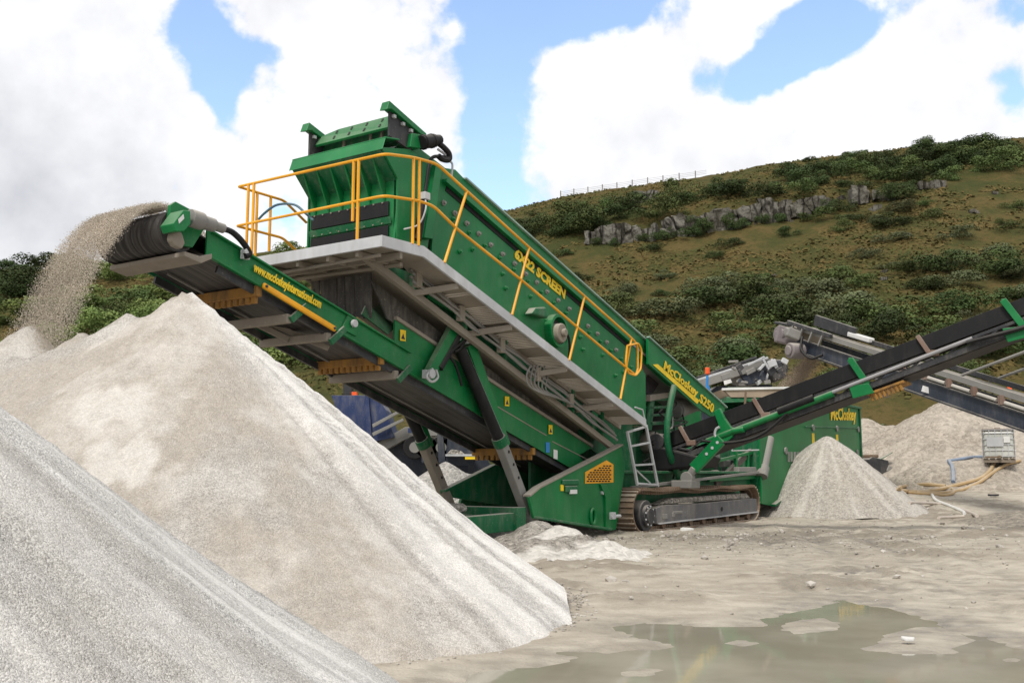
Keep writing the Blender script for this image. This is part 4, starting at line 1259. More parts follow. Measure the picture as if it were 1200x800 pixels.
def f_b(X, Y, Z):
    s = .6 * streaks(X, Y, *B_, 20, .22, 41) + .4 * streaks(X, Y, *B_, 46, .5, 44); n = fbm(X * .8, Y * .8, 5, 14); n2 = fbm(X * 2.2, Y * 2.2, 4, 19)
    th = np.arctan2(Y - B_[1], X - B_[0]); r = np.hypot(X - B_[0], Y - B_[1])
    right = sstep(-1.0, -.52, th + .35 * (n - .5)) * (1 - sstep(1.2, 1.7, th))
    F = right * np.clip(.25 + 1.0 * sstep(.42, .56, s + .10 * sstep(2.6, .6, r)), 0, 1) + .30 * sstep(.45, .7, n2) * (1 - right)
    # pale tongues of fines lying on the brown face
    for (a, b, L) in ((on_b(108, 486), on_b(128, 556), .34), (on_b(155, 478), on_b(170, 562), .30), (on_b(104, 482), on_b(160, 476), .30)):
        ex, ey = b[0] - a[0], b[1] - a[1]
        t = np.clip(((X - a[0]) * ex + (Y - a[1]) * ey) / (ex * ex + ey * ey), 0, 1)
        d = np.hypot(X - a[0] - t * ex, Y - a[1] - t * ey)
        F = np.maximum(F, .52 * sstep(L * (1.10 - .80 * t), L * (.50 - .4 * t), d + .5 * (n2 - .5)))
    B = np.clip((1 - right) * (.45 + 1.2 * sstep(.36, .60, n)) + .05, 0, 1)
    return np.clip(F, 0, 1), B


heap('gravel_heap', 'tall buff and white crushed stone heap under the raised belt', 'gravel heap',
     [(B_[0], B_[1], 3.22, 3.80, .20, -.92), (-4.25, 10.95, 3.0, 3.5), (-4.95, 11.4, 2.86, 3.45), (-5.75, 11.8, 2.98, 3.5), (-6.8, 11.3, 2.75, 3.6), (-7.8, 11.2, 2.6, 3.6)],
     .055, GRAVEL_B, 'stone heaps in the yard', None, .06, 5, f_b, relief=lambda X, Y: (streaks(X, Y, *B_, 20, .4, 41) - .5) * .10 + (streaks(X, Y, *B_, 46, .8, 44) - .5) * .06)

c = on_level(967, 600); c = V((9.25, 30.9, 0))
heap('sand_heap', 'small steep cone of pale sand in front of the green rear body', 'sand heap', [(9.62, 30.6, 2.40, 2.55), (9.3, 30.9, 2.1, 2.3), (10.0, 30.3, 1.9, 2.3)], .08, SAND, 'stone heaps in the yard', None, .05, 11, soft=.22, fines=lambda X, Y, Z: (np.clip(.15 + .8 * sstep(.45, .65, streaks(X, Y, 9.62, 30.6, 9, .4, 3)), 0, 1), fbm(X * 1.2, Y * 1.2, 3, 2)))
d = at_depth(1110, 467, 43)
heap('rubble_heap', 'large beige rubble heap behind the white tank, peaked under the grey conveyor', 'rubble heap',
     [(d.x, d.y, d.z, 6.9), (d.x + 1.3, d.y - .2, d.z - .2, 6.8), (d.x + 2.8, d.y - .5, d.z - .9, 6.2), (d.x + 4.6, d.y - .5, d.z - 1.6, 6.0), (d.x + 7, d.y, d.z - 2.0, 5), (d.x - 2.6, d.y + .2, d.z - 1.5, 5)],
     .16, GRAVEL_FAR, 'stone heaps in the yard', None, .22, 23, lambda X, Y, Z: (fbm(X, Y, 4, 3), fbm(X * .5, Y * .5, 4, 4)), .3)
e = at_depth(1014, 490, 49)
heap('rubble_heap', 'low grey stone mound at the right end of the green rear body', 'rubble heap', [(e.x, e.y, e.z, 5.6), (e.x + 1.2, e.y, e.z - .3, 5)], .2, GRAVEL_FAR, 'stone heaps in the yard', None, .12, 29, lambda X, Y, Z: (fbm(X, Y, 4, 7), fbm(X * .5, Y * .5, 4, 6)), .3)
f = at_depth(522, 540, 25)
heap('gravel_heap', 'grey stone mound seen under the belt between its two legs', 'gravel heap', [(f.x, f.y, f.z, 2.4), (f.x + 1.1, f.y + .4, f.z - .1, 2.3), (f.x - 1.2, f.y + .5, f.z - .4, 2.0)], .1, gravel_mat('speckled_grey_stone', (.36, .345, .32), (.44, .42, .39), (.34, .31, .27), 13, .05), 'stone heaps in the yard', None, .06, 31)
bk = []
for i in range(9):
    p = at_depth(1108 + i * 24, 548 - i * .6, 36.6 + .25 * math.sin(i * 2)); bk.append((p.x, p.y, 2.0 + .2 * math.sin(i * 1.7), 3.6))
heap('rubble_bank', 'flat topped bank of rubble carrying the white tank', 'rubble bank', bk, .12, GRAVEL_FAR, 'stone heaps in the yard', 1.72, .16, 37, lambda X, Y, Z: (fbm(X * 1.4, Y * 1.4, 4, 13), fbm(X * .8, Y * .8, 4, 16)), .2)
ap = []
for x, y, h, r in ((548, 602, .5, .75), (575, 612, .50, .8), (600, 620, .46, .8), (628, 628, .44, .8), (655, 634, .40, .75), (682, 640, .32, .7), (705, 643, .2, .6), (640, 642, .22, .7), (600, 640, .2, .8)):
    p = on_level(x, y + 12); ap.append((p.x, p.y, h, r))
heap('mud_bank', 'lumpy bank of pale churned mud before the chassis tail', 'mud bank', ap, .05, MUD, None, None, .10, 43, lambda X, Y, Z: (sstep(.42, .6, fbm(X * 1.6, Y * 1.6, 4, 3)), fbm(X * 2.2, Y * 2.2, 4, 9)), .15, rfreq=2.2)
p = on_level(1165, 615)
heap('mud_bank', 'low dark mud mound on the right edge of the yard', 'mud bank', [(p.x + .6, p.y, .35, 1.6), (p.x + 2.2, p.y + .3, .45, 1.9)], .08, gravel_mat('brown_mud', (.23, .2, .16), (.33, .30, .25), (.2, .17, .13), 12, .05), None, None, .08, 47)

# stone pouring off the head drum
co, fa = [], []
zst = hz + R0 + .02
tet = np.array([(1, 1, 1), (-1, -1, 1), (-1, 1, -1), (1, -1, -1)], float) * .6


def grain(p, r):
    q = RNG.normal(size=(3, 3)); q, _ = np.linalg.qr(q)
    pts = tet @ q.T * (r * RNG.uniform(.6, 1.3, 3)) + np.array(p)
    n = len(co) * 4; co.append(pts)
    fa.extend([(n, n + 1, n + 2), (n, n + 2, n + 3), (n, n + 3, n + 1), (n + 1, n + 3, n + 2)])


def flow(t, w, k=1.0):
    return (-11.0 - 2.15 * k * .96 * t, w, zst + .03 + .45 * t - 4.9 * t * t)


for i in range(125000):
    w = RNG.beta(1.6, 1.6) * (WF - WN - .16) + WN + .08
    if i < 22000:      # the layer still riding on the belt
        s = RNG.uniform(-11.12, -10.15); lay = (.10 + .04 * math.sin(w * 9 + s * 4)) * max(.05, 1 - ((w - 1.475) / .72) ** 2)
        zz = max(tb(s) + .29 if s > -10.95 else zst - (s + 10.95) ** 2 * 2, zst - .02 - .3 * max(0, s + 10.95)) + RNG.uniform(.2, 1) * lay
        p = (s, w, zz)
    else:
        t = RNG.uniform(0, .74); wf = math.sin(w * 23) * .5 + math.sin(w * 51 + 2) * .5
        k_ = RNG.normal(1 + .03 * wf, .018 + .035 * t)
        q = flow(t, w, k_); p = (q[0] + RNG.normal(0, .015), q[1] + RNG.normal(0, .05) * t, q[2] + RNG.normal(0, .015 + .05 * t))
    grain(p, RNG.uniform(.0030, .0068) if i % 90 else .013)
st = raw_mesh('falling_stone', np.concatenate(co), fa, paint('pouring_buff_stone', (.50, .44, .36), .1, .9, .1, .0, bump=0))
st.location = ORG; st.rotation_euler = (0, 0, HEAD)
tag(st, 'buff stone pouring off the belt head down onto the heap', 'falling stone', None, 'stuff')

# loose stones strewn over the yard
co, fa = [], []
ico = [(0, 0, 1), (.89, 0, .45), (.28, .85, .45), (-.72, .53, .45), (-.72, -.53, .45), (.28, -.85, .45), (.72, .53, -.45), (-.28, .85, -.45), (-.89, 0, -.45), (-.28, -.85, -.45), (.72, -.53, -.45), (0, 0, -1)]
icf = [(0, 1, 2), (0, 2, 3), (0, 3, 4), (0, 4, 5), (0, 5, 1), (1, 6, 2), (2, 7, 3), (3, 8, 4), (4, 9, 5), (5, 10, 1), (6, 7, 2), (7, 8, 3), (8, 9, 4), (9, 10, 5), (10, 6, 1), (11, 7, 6), (11, 8, 7), (11, 9, 8), (11, 10, 9), (11, 6, 10)]
ico = np.array(ico)


def ground_z(x, y):
    j = np.searchsorted(gy, y); i = np.searchsorted(gx, x); return Z[min(j, len(gy) - 1), min(i, len(gx) - 1)]


cnt = 0
while cnt < 4200:
    r_ = RNG.random(); toe = False
    if r_ < .34: x, y = RNG.normal(4.4, 2.4), RNG.normal(19.6, 2.2)
    elif r_ < .58:      # round the toe of the heap
        a = RNG.uniform(-1.5, .5); rr = 3.80 * (1 + .2 * max(0, math.cos(a + .92)) ** 3) + abs(RNG.normal(0, .16)); toe = True; x, y = B_[0] + rr * math.cos(a), B_[1] + rr * math.sin(a)
    else: x, y = RNG.uniform(-1, 16), RNG.uniform(8, 32)
    z = ground_z(x, y)
    if z < WL + .015: continue
    r = min(.022 if toe else .07, .011 * RNG.pareto(2.3) + .009)
    n = cnt * 12
    co.append(ico * (r * RNG.uniform(.6, 1.25, (12, 1))) * np.array([1.1, .9, .65]) + np.array([x, y, z + r * .2])); fa.extend([(a + n, b + n, c_ + n) for a, b, c_ in icf]); cnt += 1
k = NT('loose_grey_stone'); k.set(k.mix(k.ramp(k.noise(3.1, 5), .35, .65), (.22, .195, .165), (.46, .43, .385)), .95)
tag(raw_mesh('loose_stones', np.concatenate(co), fa, k.m), 'loose broken stones strewn over the mud', 'loose stones', None, 'stuff')


# ------------------------------------------------------------------ the hill
def prof(pts, Y):
    P = [at_depth(x, y, Y) for x, y in pts]
    return np.array([p.x for p in P]), np.array([p.z for p in P])


YB, YC, YT, YR = 60.0, 138.0, 142.5, 170.0
rx, rz = prof([(-300, 330), (0, 314), (110, 312), (320, 294), (345, 291), (480, 268), (600, 247), (650, 233), (700, 224), (820, 208), (900, 193), (960, 185), (1100, 170), (1200, 162), (1500, 140)], YR)
bx, bz = prof([(-300, 380), (0, 366), (320, 345), (560, 302), (640, 291), (700, 284), (760, 280), (820, 274), (870, 264), (930, 257), (1000, 242), (1050, 232), (1100, 217), (1200, 207), (1500, 185)], YC)
tx, tz = prof([(-300, 374), (0, 360), (320, 339), (560, 296), (640, 283), (690, 267), (780, 253), (860, 237), (900, 234), (1000, 220), (1050, 221), (1100, 212), (1200, 202), (1500, 180)], YT)


def hill(X, Y, noise=True):
    X, Y = np.asarray(X, float), np.asarray(Y, float)
    b = np.interp(X * YC / np.maximum(Y, 40), bx, bz); t_ = np.interp(X * YT / np.maximum(Y, 40), tx, tz); r = np.interp(X * YR / np.clip(Y, 40, YR), rx, rz)
    u = np.clip((Y - YB) / (YC - YB), 0, 1)
    z = b * (.25 * u * u + .75 * u)
    v = np.clip((Y - YC) / (YT - YC), 0, 1); z = np.where(Y > YC, b + (t_ - b) * v, z)
    w_ = np.clip((Y - YT) / (YR - YT), 0, 1); z = np.where(Y > YT, t_ + (r - t_) * (w_ ** .9), z)
    z = np.where(Y > YR, r - .02 * (Y - YR) - .0012 * (Y - YR) ** 2, z)
    if noise:
        z = z + ((fbm(X * .06, Y * .06, 4, 51) - .5) * 3.0 * sstep(YB, YB + 14, Y) * (1 - .75 * sstep(YC - 16, YC, Y)) + (fbm(X * .35, Y * .35, 3, 53) - .5) * .7) * sstep(YB - 4, YB + 6, Y)
    return z - .6 * (1 - sstep(YB - 6, YB, Y))


hx = np.arange(-150, 175, 1.0); hy = np.concatenate([np.arange(52, 138, 1.0), np.arange(138, 143, .5), np.arange(143, 176, 1.0), np.arange(178, 260, 8.0)])
HX, HY = np.meshgrid(hx, hy)
HZ = hill(HX, HY)
k = NT('rough_hillside_turf')
a, b, c_ = k.noise(.05, 6), k.noise(.28, 6), k.noise(1.6, 5)
col = k.mix(k.ramp(k.math('ADD', k.math('MULTIPLY', a, .5), k.math('MULTIPLY', b, .5)), .40, .60), (.052, .057, .020), (.102, .077, .030))
col = k.mix(k.math('MULTIPLY', k.ramp(c_, .45, .7), .6), col, (.040, .047, .016))
col = k.mix(k.math('MULTIPLY', k.ramp(b, .58, .72), .45), col, (.115, .084, .036))
k.set(col, 1.0, spec=.05); k.bump(k.math('ADD', c_, b), .9, .6)
tag(grid_mesh('hill', hx, hy, HZ, k.m), kind='structure')


def leaf_mat(name, c0, c1):
    k = NT(name)
    oi = k.n('ShaderNodeObjectInfo')
    n = k.noise(.9, 4, k.coord())
    col = k.mix(k.ramp(n, .35, .65), c0, c1)
    hs = k.n('ShaderNodeHueSaturation')
    k.l(col, hs.inputs['Color']); k.l(k.math('ADD', .485, k.math('MULTIPLY', oi.outputs['Random'], .03)), hs.inputs['Hue'])
    k.l(k.math('ADD', .7, k.math('MULTIPLY', oi.outputs['Random'], .6)), hs.inputs['Value'])
    k.set(hs.outputs[0], .8, spec=.15)
    return k.m


LEAFS = {'bank': leaf_mat('bright_bank_leaves', (.085, .125, .032), (.165, .205, .060)),
         'dark': leaf_mat('dark_shrub_leaves', (.036, .055, .018), (.062, .086, .028)),
         'green': leaf_mat('green_shrub_leaves', (.060, .086, .026), (.098, .126, .040)),
         'pale': leaf_mat('grey_green_shrub_leaves', (.080, .096, .044), (.118, .134, .064))}
BARK = paint('shrub_stems', (.07, .055, .04), 0, .9, .1, 0)


def shrub_mesh(name, mat, seed, n=620, leaf=.16):
    r = np.random.default_rng(seed)
    K = 9
    cs = r.normal(size=(K, 3)) * np.array([.42, .42, .20]) + np.array([0, 0, .42]); cr = r.uniform(.26, .50, K)
    co, fa = [], []
    for i in range(n):
        j = r.integers(K); d = r.normal(size=3); d /= np.linalg.norm(d)
        if d[2] < -.5: d[2] = -d[2]
        p = cs[j] + d * cr[j] * r.uniform(.62, 1.10) * np.array([1, 1, .85])
        if p[2] < .02: p[2] = r.uniform(.02, .3)
        nn = d + r.normal(size=3) * .32; nn /= np.linalg.norm(nn)
        u = np.cross(nn, r.normal(size=3)); u /= np.linalg.norm(u); v = np.cross(nn, u)
        s = leaf * r.uniform(.5, 1.2)
        q = len(co); co += [p - u * s * .5, p + v * s * .34, p + u * s * .5, p - v * s * .34]; fa.append((q, q + 1, q + 2, q + 3))
    return raw_mesh(name, np.array(co), fa, mat)


PROTO = {}
for kk, mt in LEAFS.items():
    PROTO[kk] = []
    for s_ in range(3):
        o = shrub_mesh('shrub', mt, 100 + s_ * 7 + len(kk), 2600, .085); PROTO[kk].append(o.data); bpy.data.objects.remove(o)
stem = MB()
for i in range(4):
    a = i * 1.7; stem.tube([(0, 0, -.1), (math.cos(a) * .12, math.sin(a) * .12, .3), (math.cos(a) * .3, math.sin(a) * .3, .6)], [.035, .025, .01], 5)
so = stem.build('stem', BARK); STEM = so.data; bpy.data.objects.remove(so)
LAB = {'dark': 'dark green shrub on the quarry hillside', 'green': 'mid green shrub on the quarry hillside', 'pale': 'pale grey-green shrub on the quarry hillside'}
cnt = 0


def shrub(x, y, size, kind, hs=1.0, label=None, group=None, name='shrub', cat='shrub'):
    global cnt
    r = random.Random(cnt * 13 + 5); cnt += 1
    o = bpy.data.objects.new(name, PROTO[kind][r.randrange(3)]); COL.objects.link(o)
    o.location = (x, y, float(hill(x, y)) - .08 * size); o.rotation_euler = (0, 0, r.uniform(0, 6.28))
    o.scale = (size, size * r.uniform(.8, 1.2), size * hs)
    tag(o, label or LAB[kind], cat, group or kind.replace('dark', 'dark green').replace('pale', 'pale') + ' shrubs on the hillside')
    return o


def qx(q, y): return (q - 600) / 1170.0 * y * 1.0


rr = random.Random(3)
n = 0
while n < 92:      # thick growth over the cliff and along the upper slope
    q = rr.uniform(590, 1215); y = rr.uniform(141.5, 168)
    if y > 151 and q < 940 and rr.random() < .96: continue
    if 905 < q < 935 and y > 150: continue
    shrub(qx(q, y), y, rr.uniform(2.6, 4.6) * (.42 if y > 157 else 1), rr.choice(['dark', 'dark', 'dark', 'green']), rr.uniform(.55, .8)); n += 1
n = 0
while n < 118:      # scattered on the lower slope, thickening downhill
    q = rr.uniform(600, 1215); y = 66 + 70 * rr.random() ** .8
    if y > 118 and rr.random() < .62: continue
    if q < 700 and y < 95: continue
    shrub(qx(q, y), y, rr.uniform(1.4, 3.2) * (1.45 if y < 110 else 1), rr.choice(['green', 'pale', 'green', 'dark', 'pale']), rr.uniform(.45, .75)); n += 1
n = 0
while n < 84:      # the wooded bank to the left
    q = rr.uniform(-30, 350); y = rr.uniform(92, 172)
    shrub(qx(q, y), y, rr.uniform(3.6, 6.0), rr.choice(['bank', 'bank', 'bank', 'green']) if q > 60 or y < 140 else 'dark', rr.uniform(.5, .75),
          'leafy green bush on the wooded bank left of the belt', 'bushes on the wooded bank', 'bush', 'bush'); n += 1
for q in (1012, 1024, 1038, 1050, 1062, 1078, 1140, 1175):
    y = 62 + (q * 7 % 5); shrub(qx(q, y), y, 1.6, ('green', 'pale', 'dark')[q % 3], .55)
# the lone bush on the skyline
y = 169; shrub(qx(1105, y), y, 2.3, 'green', .8, 'lone rounded bush standing up on the skyline', 'lone skyline bush')

for q, s_ in ((703, 1.2), (722, 1.1), (754, 1.3), (774, 1.6), (789, 1.4), (822, 2.6), (829, 2.0), (865, 2.4), (872, 1.6), (905, 1.6), (924, 1.3), (980, 1.8), (995, 2.2), (1060, 2.4), (1072, 2.0)):
    y = 136.6; shrub(qx(q, y), y, s_, 'dark', 1.1)
# low heath and tufts: nobody could count them
N = 90000
q = RNG.uniform(-40, 1230, N); y = RNG.uniform(56, 171, N); x = (q - 600) / 1170 * y
keep = fbm(x * .12, y * .12, 4, 61) + .25 * fbm(x * .6, y * .6, 3, 63) > .57
x, y = x[keep], y[keep]; z = hill(x, y); n = len(x)
nn = RNG.normal(size=(n, 3)) * .45 + np.array([0, -.6, .9]); nn /= np.linalg.norm(nn, axis=1)[:, None]
u = np.cross(nn, RNG.normal(size=(n, 3))); u /= np.linalg.norm(u, axis=1)[:, None]; v = np.cross(nn, u)
s = RNG.uniform(.10, .40, n)[:, None]; c0 = np.stack([x, y, z + .12], 1)
co = np.stack([c0 - u * s, c0 + v * s * .6, c0 + u * s, c0 - v * s * .6], 1).reshape(-1, 3)
k = NT('heath_tufts'); a = k.noise(.22, 5); k.set(k.mix(k.ramp(a, .38, .6), (.064, .070, .024), (.118, .088, .034)), .9, spec=.05)
tag(raw_mesh('heath', co, np.arange(n * 4).reshape(-1, 4), k.m), 'low heath and rough grass tufts over the hillside', 'heath', None, 'stuff')

# ---- rock outcrops
k = NT('weathered_grey_rock')
a, b = k.noise(.5, 6), k.noise(2.4, 6)
vr = k.n('ShaderNodeTexVoronoi', feature='DISTANCE_TO_EDGE', i_Scale=.30); k.l(k.coord((1.3, 1.3, .55)), vr.inputs['Vector'])
col = k.mix(k.ramp(a, .35, .65), (.085, .078, .062), (.175, .165, .142)); col = k.mix(k.math('MULTIPLY', k.ramp(b, .50, .64), .6), col, (.05, .042, .032))
col = k.mix(k.math('MULTIPLY', k.ramp(vr.outputs['Distance'], .07, .0), .85), col, (.025, .022, .018))
k.set(col, .95, spec=.1); k.bump(k.math('ADD', k.math('ADD', b, a), k.ramp(vr.outputs['Distance'], 0, .08)), .9, .3); ROCK = k.m


def rock(name, label, cat, q0, q1, yt, yb, Y, seed, group=None, depth=3.0):
    r = random.Random(seed); mm = MB()
    A, B = at_depth(q0, yb, Y), at_depth(q1, yb, Y); h = (yb - yt) / 1170 * Y * (1.05 if name == 'rock_face' else .98)
    W = B.x - A.x; nb = max(1, int(W / max(1.2, h * 1.15)))
    bm = bmesh.new()
    for i in range(nb * 2 + 1):
        t = (i + .5) / (nb * 2 + 1); cx = A.x + W * t; lo = A.z
        hh = h * r.uniform(.65, 1.05); ww = W / (nb * 1.6) * r.uniform(.7, 1.15) if nb > 1 else W * .7
        g = bmesh.ops.create_cube(bm, size=1)['verts']
        bmesh.ops.subdivide_edges(bm, edges=list({e for v_ in g for e in v_.link_edges}), cuts=3, use_grid_fill=True)
    # every block was subdivided into its own island; shape the islands
    islands, seen = [], set()
    for v0 in bm.verts:
        if v0 in seen: continue
        st_, isl = [v0], []
        seen.add(v0)
        while st_:
            v_ = st_.pop(); isl.append(v_)
            for e in v_.link_edges:
                o_ = e.other_vert(v_)
                if o_ not in seen: seen.add(o_); st_.append(o_)
        islands.append(isl)
    for i, isl in enumerate(islands):
        t = (i + .5) / len(islands); cx = A.x + W * t; cz = (A.z + (B.z - A.z) * t)
        hh = h * r.uniform(.75, 1.25); ww = W / len(islands) * r.uniform(.9, 1.35); dd = depth * r.uniform(.7, 1.1)
        rot = Matrix.Rotation(r.uniform(-.35, .35), 3, 'Z') @ Matrix.Rotation(r.uniform(-.12, .12), 3, 'Y')
        for v_ in isl:
            p = v_.co.copy(); sph = p.normalized() * .6; p = p.lerp(sph, .12)
            p = rot @ Vector((p.x * ww, p.y * dd, p.z * hh))
            nn_ = Vector((vn3(p * .9 + Vector((seed, i, 0)), 1), vn3(p * .9 + Vector((i, seed, 3)), 2), vn3(p * .9 + Vector((5, i, seed)), 3)))
            p += (nn_ - Vector((.5, .5, .5))) * min(hh, ww, 1.6) * .55
            v_.co = Vector((cx, Y + .4 * dd, cz + hh * .40)) + p
    me = bpy.data.meshes.new(name); bm.to_mesh(me); bm.free(); me.materials.append(ROCK)
    o = bpy.data.objects.new(name, me); COL.objects.link(o)
    return tag(o, label, cat, group)


def vn3(p, s): return float(vnoise(np.array(p.x * 1.3 + p.z * .7), np.array(p.y * 1.3 - p.z * .9 + p.x * .2), s))


for i, (q0, q1, yt, yb, lab) in enumerate((
        (688, 703, 268, 284, 'small broken grey rock at the left end of the cliff'),
        (702, 721, 264, 284, 'squat cracked rock face left of the long pale block'),
        (720, 753, 262, 285, 'long pale flat rock face in the left half of the cliff'),
        (754, 773, 263, 282, 'pale rock block with a square top left of the tall crag'),
        (774, 788, 264, 279, 'small rounded rock just left of the tall crag'),
        (780, 821, 247, 277, 'tallest broad crag in the middle of the cliff'),
        (824, 864, 244, 274, 'leaning pale crag right of the tallest crag'),
        (866, 906, 235, 265, 'wide crag with a stepped top below the dark scrub'),
        (904, 925, 234, 258, 'dark fissured rock group right of the wide crag'),
        (926, 950, 236, 252, 'low tumbled boulders at the right end of the cliff'),
        (948, 975, 230, 245, 'pale stones under the earthy scar'),
        (1000, 1022, 219, 236, 'pale sloping rock slab under the brown scar'),
        (1026, 1048, 222, 233, 'small pale ledge right of the sloping slab'),
        (1080, 1112, 212, 221, 'thin pale ledge highest on the right of the cliff'),
        (745, 770, 221, 238, 'grey scree patch alone on the upper slope'))):
    rock('rock_face', lab, 'rock face', q0, q1, yt, yb, 137.2 if i < 14 else 152, 3 + i * 5, 'rock faces of the hillside cliff')
BL = [(1028, 244, 6, 'large pale boulder below the cliff by its grey neighbour'), (987, 232, 4, 'round boulder on top of the scar'), (1143, 249, 5, 'grey boulder among shrubs on the right slope'), (1167, 226, 3, 'pale stone high on the right slope'),
      (928, 259, 2.5, 'white stone at the foot of the dark fissured rocks'), (1064, 275, 3, 'pale stones in the middle of the slope'), (1037, 318, 3, 'pale flat stone low on the slope'), (1036, 326, 3, 'upright pale stone low on the slope'),
      (908, 322, 2.5, 'white stone at the left of the lower slope'), (850, 330, 3, 'white stone beside a dark shrub'), (954, 241, 3, 'small stone right of the cliff boulders'), (964, 365, 2.5, 'small pale stone above the grey conveyor head'), (935, 366, 3, 'flat pale stone above the grey conveyor head')]
for i, (q, y_, r_, lab) in enumerate(BL):
    lo, hi = 66.0, 168.0      # find where this bearing meets the slope
    d_ = ray(q, y_)
    for _ in range(40):
        mid = (lo + hi) / 2; t = mid / d_[1]
        if EYE + d_[2] * t < float(hill(d_[0] * t, mid)): hi = mid
        else: lo = mid
    rock('boulder', lab, 'boulder', q - r_, q + r_, y_ - r_ * .8, y_ + r_ * .6, lo - .5, 91 + i * 3, None, r_ / 1170 * lo * 1.6)

# ---- fence on the ridge
F0 = empty('ridge_fence', (qx(658, 170), 169.6, 0)); tag(F0, 'weathered post and wire fence along the hill ridge', 'fence')
F0.location = (0, 0, 0)
fp = [(657, 230.5), (672.5, 228), (689, 225.8), (706, 223), (723, 220.5), (741, 217.6), (759, 214.8), (777, 212.3), (796, 209.6), (815, 207)]
WOOD = paint('weathered_grey_wood', (.24, .23, .215), .1, .9, .2, 0)
pts = [at_depth(x, y + 1, 169.6) for x, y in fp] + [at_depth(828, 206, 169.6)]
F0.location = pts[0]
mm = MB()
for dz in (.98, .68, .40):
    mm.tube([p + V((0, 0, dz)) - pts[0] for p in pts], .030, 5)
mm.build('wire', GALV, F0)
for p in pts[:-1]:
    mm = MB(); mm.box(p + V((0, 0, .35)) - pts[0], (.17, .17, 1.7)); mm.build('post', WOOD, F0)

# ================================================================== OTHER MACHINES AND YARD THINGS
# ---- blue crusher seen under the belt
YBL = 27.5
B0 = at_depth(470, 560, YBL); BLU = empty('blue_crusher', (B0.x, YBL, 0)); tag(BLU, 'dusty blue crushing machine standing behind the green belt', 'crusher')


def bl(pts, Y=YBL): return [at_depth(x, y, Y) - BLU.location for x, y in pts]


def bslab(pts, name, mat, Y=YBL, d=.1, bev=.01, parent=None):
    mm = MB(); mm.slab(bl(pts, Y), (0, d, 0)); return mm.build(name, mat, parent or BLU, bev)


bslab([(388, 463), (441, 463), (452, 480), (462, 512), (425, 520), (400, 495)], 'hopper', BLUE, YBL, 1.4)
bslab([(428, 463), (432, 463), (436, 515), (430, 515)], 'hopper_rib', BLUE, YBL - .08, .08)
bslab([(436, 497), (470, 479), (471, 482), (437, 501)], 'grey_bar', GREYSTEEL, YBL - .3, .1)
bslab([(436, 507), (472, 490), (473, 493), (437, 511)], 'grey_bar', GREYSTEEL, YBL - .3, .1)
bslab([(420, 560), (425, 520), (560, 515), (575, 545), (575, 570), (420, 575)], 'lower_frame', NAVY, YBL + .6, .3)
bslab([(440, 520), (475, 500), (560, 500), (560, 508), (480, 512), (446, 530)], 'deck', GREYSTEEL, YBL + .2, .8)
bslab([(478, 501), (498, 501), (498, 507), (478, 507)], 'blue_panel', BLUE, YBL - .1, .1)
o = bslab([(486, 502), (490, 502), (490, 506), (486, 506)], 'label', LETTER, YBL - .12, .01, 0)
for x in (486, 500, 517, 530):
    mm = MB(); c = at_depth(x, 524, YBL) - BLU.location
    mm.cyl(c + V((0, .0, 0)), c + V((0, .4, 0)), .33, 18); w_ = mm.build('wheel', BLACK, BLU, .03, True)
    mm = MB(); mm.cyl(c + V((0, -.02, 0)), c + V((0, .02, 0)), .15, 14); mm.build('rim', GREYSTEEL, w_)
bslab([(494, 508), (500, 508), (500, 542), (494, 542)], 'upright', NAVY, YBL - .1, .15)
bslab([(512, 508), (519, 508), (522, 542), (514, 542)], 'upright', NAVY, YBL - .1, .15)
bslab([(525, 505), (545, 515), (560, 532), (555, 545), (522, 545)], 'guard', NAVY, YBL - .05, .3)
bslab([(522, 532), (578, 532), (578, 534.5), (522, 534.5)], 'catwalk', GALV, YBL - .4, .4)
bslab([(545, 535), (558, 535), (558, 538), (545, 538)], 'yellow_label', LETTER, YBL - .42, .01, 0)
bslab([(523, 532), (529, 526), (540, 528), (546, 533)], 'stone_load', MUD, YBL - .3, .4, .03)
bslab([(412, 459), (418, 459), (418, 463), (412, 463)], 'orange_light', ORANGE, YBL + .3, .2)
bslab([(402, 447), (412, 447), (412, 462), (402, 462)], 'motor', DARKSTEEL, YBL + .4, .4)

# ---- grey crusher and tan hopper behind the green machine
YG = 44.0
GR = empty('grey_crusher', at_depth(870, 560, YG)); GR.location.z = 0; tag(GR, 'dusty grey crusher with a sloping boom behind the tan hopper', 'crusher')


def gs(pts, name, mat, Y=YG, d=1.0, bev=.02):
    mm = MB(); mm.slab([at_depth(x, y, Y) - GR.location for x, y in pts], (0, d, 0)); return mm.build(name, mat, GR, bev)


def gb(p, q, name, mat, a, b, Y=YG, Y2=None):
    mm = MB(); mm.bar(at_depth(*p, Y) - GR.location, at_depth(*q, Y2 or Y) - GR.location, a, b); return mm.build(name, mat, GR, .02)


gb((812, 452), (893, 426), 'boom_beam', GREYSTEEL, .5, .42)
gb((815, 444), (884, 420), 'boom_belt', DARKSTEEL, 1.0, .12, YG + .3)
gb((815, 446), (900, 419), 'boom_rail', GALV, .12, .10, YG - .2)
gs([(857, 432), (868, 430), (886, 424), (905, 428), (902, 446), (880, 452), (866, 452)], 'crusher_body', GREYSTEEL)
gs([(868, 440), (898, 430), (910, 434), (910, 442), (876, 451)], 'dark_panel', NAVY, YG - .15, .2)
gs([(893, 420), (918, 421), (925, 428), (922, 442), (908, 448), (898, 436)], 'drive_housing', DARKSTEEL, YG - .3, .8, .1)
r_ = random.Random(9)
for i in range(22):
    x, y = r_.uniform(850, 925), r_.uniform(423, 448)
    gb((x, y), (x + r_.uniform(-14, 14), y + r_.uniform(-7, 7)), 'frame_member', (GREYSTEEL, DARKSTEEL, NAVY, GALV)[i % 4], r_.uniform(.08, .3), r_.uniform(.08, .3), YG - .7 - .03 * i)
